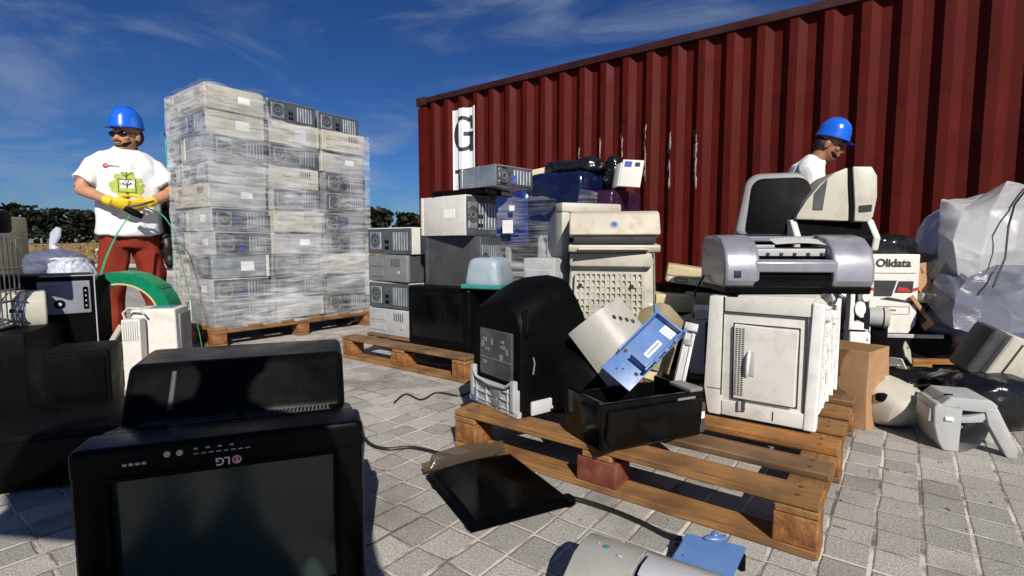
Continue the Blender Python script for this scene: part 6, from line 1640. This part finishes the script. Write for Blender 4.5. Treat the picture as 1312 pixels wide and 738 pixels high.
# white appliance and charger
wa = at(200, 440, 2.75)
t = thing('appliance', 'white boxy appliance standing behind the black television', 'appliance', Vector((wa.x, 2.80, 0)), R(14))
b = B(); b.box((0, 0, .205), (.225, .22, .41), .012, 3, taper=(.92, .9)); b.build('case', M['white'], parent=t)
b = B(); b.box((.02, 0, .412), (.10, .12, .006), .003); b.build('green_top', M['teal'], parent=t)
b = B(); b.box((.1085, .02, .20), (.012, .16, .36), .006); b.build('dark_side', M['grey'], parent=t)
wc = at(172, 440, 2.62)
t = thing('power_adapter', 'ribbed white power adapter with looped lead beside the white appliance', 'power adapter', Vector((wc.x-.012, 2.64, 0)), R(14))
b = B(); b.box((0, 0, .185), (.085, .07, .37), .008); b.build('case', M['white'], parent=t)
b = B()
for k in range(7): b.box((-.03+.010*k, -.036, .31), (.004, .004, .10), .001, 1)
b.build('rib', M['lgrey'], parent=t)
b = B(); b.tube([(-.035, 0, .36), (-.045, 0, .40), (-.02, 0, .425), (.03, 0, .42), (.05, 0, .39)], .006, 8); b.tube([(-.045, -.02, .34), (-.065, -.03, .30), (-.09, -.04, .25)], .014, 8); b.build('lead', M['cream'], parent=t)
# coil of green strapping
sc_ = at(158, 408, 3.30); ro, ri, wd_ = .290, .215, .19
t = thing('strap_coil', 'big coil of shiny green plastic strapping standing before the gloved man', 'strap coil', Vector((sc_.x+.03, 3.30, 0)), R(13))
mx = Matrix.Translation((0, 0, ro)) @ Matrix.Rotation(R(90), 4, 'X')
pr_ = [(ri, -wd_/2), (ri, wd_/2), (ro-.004, wd_/2)]+[(ro-.002*(k % 2), wd_/2-wd_*k/24) for k in range(1, 24)]+[(ro-.004, -wd_/2), (ri, -wd_/2)]
b = B(); b.lathe(pr_, 72, mx=mx); b.build('winding', M['strap'], parent=t, angle=25)
b = B(); b.lathe([(ri-.006, -wd_/2-.003), (ri-.006, wd_/2+.003), (ri+.004, wd_/2+.003), (ri+.004, -wd_/2-.003), (ri-.006, -wd_/2-.003)], 60, mx=mx); b.build('core_ring', M['copper'], parent=t)
b = B()
def band(u, v): a = R(38+6*v); return mx @ Vector(((ro+.002)*math.cos(a), (ro+.002)*math.sin(a), -wd_/2+wd_*u))
b.grid(band, 8, 2, thick=.001); b.build('tie_band', M['straplite'], parent=t)
def ribbon(name, label, pts, w, m, side=(1, 0, 0), th=.0012):
    P = [Vector(p) for p in pts]; out = []
    for i in range(len(P)-1):
        a, c, d, e = P[max(i-1, 0)], P[i], P[i+1], P[min(i+2, len(P)-1)]
        for k in range(8): s = k/8; out.append(.5*((2*c)+(d-a)*s+(2*a-5*c+4*d-e)*s*s+(3*c-a-3*d+e)*s**3))
    out.append(P[-1]); b = B(); b.loft(out, [(w/2, th)]*len(out), 8, side=side, power=4); return tag(b.build(name, m), label, 'strap')
ribbon('strap', 'green strap running from the gloves down into the green coil', [at(166, 276, 3.76), at(150, 300, 3.62), at(136, 330, 3.46), at(128, 358, 3.30), at(129, 385, 3.22), at(130, 398, 3.2)], .022, M['straplite'], (1, -.3, .3))
ribbon('strap', 'green strap bowing from the gloves to the right towards the tall stack', [at(186, 266, 3.78), at(206, 274, 3.75), at(220, 292, 3.7), at(229, 318, 3.66), at(236, 350, 3.62), at(246, 388, 3.58), at(256, 430, 3.55), at(262, 468, 3.5)], .018, M['straplite'], (.6, -.6, .3))

# ------------------------------------------------------------------ loose bits in the heaps
t = thing('keyboard', 'cream keyboard standing on edge against the dark case behind the laser printer', 'keyboard', Vector((1.12, 2.66, .0)), (R(-72), R(4), R(-14)))
t.location = (1.10, 2.735, .42)
b = B(); b.box((0, 0, 0), (.36, .14, .022), .006); b.build('case', M['yellowed'], parent=t)
b = B()
for i in range(18):
    for j in range(5): b.box((-.16+.019*i, -.045+.021*j, .014), (.016, .017, .008), .002, 1)
kk = b.build('keys', M['cream'], parent=t)
for lb, pts, r_ in (
 ('black cable looping down from the silver printer over the white one', [PL(.50, .72, IZ+.05), PL(.515, .66, IZ-.02), PL(.50, .60, IZ-.10), PL(.485, .54, IZ-.20), PL(.50, .515, DECK+.12), PL(.56, .52, DECK+.01)], .004),
 ('black cable tangled on the paving beside the brown cardboard box', [Vector((1.66, 2.20, .01)), Vector((1.78, 2.24, .006)), Vector((1.80, 2.32, .006)), Vector((1.70, 2.34, .02)), Vector((1.72, 2.26, .014)), Vector((1.86, 2.22, .006)), Vector((1.95, 2.30, .006))], .005),
 ('thin black cable lying in front of the pallet of the mixed column', [gp(606, 500, .006), gp(588, 507, .005), gp(560, 503, .005), gp(540, 512, .005), gp(520, 505, .005), gp(505, 516, .005)], .0045)):
    cable(lb, pts, r_)
random.seed(12)
for i, (px, py, mm_, lb) in enumerate(((1146, 468, 'cream', 'cream plastic shard in the dark gap right of the brown cardboard box'), (1163, 452, 'beige', 'beige plastic shard under the strip of the dark box'), (1172, 486, 'white', 'small white plastic shard beside the wooden pallet at right'), (1100, 430, 'white2', 'white plastic shard above the brown cardboard box'), (1216, 508, 'lgrey', 'grey plastic shard behind the grey two-legged housing'), (842, 402, 'white', 'white plastic shard among the yellow pieces behind the blue bracket'))):
    t = thing('plastic_shard', lb, 'plastic shard', at(px, py, 2.42 if i < 5 else 2.3), (random.uniform(-.8, .8), random.uniform(-.8, .8), random.uniform(0, 3)))
    b = B(); b.prism([(-.05, -.02), (.03, -.03), (.06, .01), (.01, .04), (-.04, .03)], -.004, .004, 'y', .002, 1); b.box((.0, .010, .0), (.05, .018, .006), .001, 1); b.build('shell', M[mm_], parent=t)
    b = B(); b.cyl((.02, -.005, .01), (.02, -.008, .01), .005, 10); b.build('screw_hole', M['seam'], parent=t)
# ------------------------------------------------------------------ camera, light, sky
cd = bpy.data.cameras.new('camera'); co = bpy.data.objects.new('camera', cd); COL.objects.link(co); S.camera = co
co.location = (0, 0, CAM_H); co.rotation_euler = (math.pi/2-PITCH, 0, 0)
cd.sensor_width = 36; cd.lens = 36*FPX/1312; cd.clip_start = .03; cd.clip_end = 6000
SUN = Vector((.2, -.98, 0)).normalized(); EL = R(35)
sd = bpy.data.lights.new('sun', 'SUN'); so = bpy.data.objects.new('sun', sd); COL.objects.link(so)
sd.energy = 5.; sd.angle = R(.5); sd.color = (1., .93, .82)
so.rotation_euler = (Vector((SUN.x*math.cos(EL), SUN.y*math.cos(EL), math.sin(EL)))).to_track_quat('Z', 'Y').to_euler(); so.location = (4, -7, 6)
W = bpy.data.worlds.new('World'); S.world = W; W.use_nodes = True
N = W.node_tree.nodes; L = W.node_tree.links; bg = N['Background']
sk = N.new('ShaderNodeTexSky'); sk.sky_type = 'NISHITA'; sk.sun_disc = False; sk.sun_elevation = EL
sk.sun_rotation = math.atan2(SUN.x, SUN.y); sk.air_density = 1.0; sk.dust_density = .3; sk.ozone_density = 3.
tc = N.new('ShaderNodeTexCoord')
# deeper blue, as through a polariser
pre = N.new('ShaderNodeMix'); pre.data_type = 'RGBA'; pre.blend_type = 'MULTIPLY'; pre.inputs[0].default_value = 1; pre.inputs[7].default_value = (.2, .2, .2, 1); L.new(sk.outputs[0], pre.inputs[6])
gm_ = N.new('ShaderNodeGamma'); gm_.inputs[1].default_value = 1.25; L.new(pre.outputs[2], gm_.inputs[0])
tint = N.new('ShaderNodeMix'); tint.data_type = 'RGBA'; tint.blend_type = 'MULTIPLY'; tint.inputs[0].default_value = 1; tint.inputs[7].default_value = (1.5, 2.65, 4.4, 1)
L.new(gm_.outputs[0], tint.inputs[6])
# thin cirrus
mp = N.new('ShaderNodeMapping'); mp.inputs['Scale'].default_value = (1.3, 1.0, 4.2); mp.inputs['Rotation'].default_value = (R(18), R(-24), R(20))
L.new(tc.outputs['Generated'], mp.inputs[0])
nz = N.new('ShaderNodeTexNoise'); nz.inputs['Scale'].default_value = 2.1; nz.inputs['Detail'].default_value = 9; nz.inputs['Roughness'].default_value = .58; nz.inputs['Distortion'].default_value = .9
L.new(mp.outputs[0], nz.inputs[0])
cr = N.new('ShaderNodeMapRange'); cr.interpolation_type = 'SMOOTHSTEP'; cr.inputs[1].default_value = .43; cr.inputs[2].default_value = .78; cr.inputs[4].default_value = .62; L.new(nz.outputs['Fac'], cr.inputs['Value'])
cm = N.new('ShaderNodeMix'); cm.data_type = 'RGBA'; L.new(cr.outputs[0], cm.inputs[0]); L.new(tint.outputs[2], cm.inputs[6]); cm.inputs[7].default_value = (5.6, 6.6, 8.4, 1)
L.new(cm.outputs[2], bg.inputs[0]); bg.inputs[1].default_value = .05
S.view_settings.view_transform = 'Standard'; S.view_settings.look = 'None'; S.view_settings.exposure = .30; S.view_settings.gamma = 1
S.render.engine = 'CYCLES'; S.cycles.use_denoising = True; S.cycles.max_bounces = 8; S.cycles.transparent_max_bounces = 12; S.cycles.diffuse_bounces = 3; S.cycles.glossy_bounces = 3
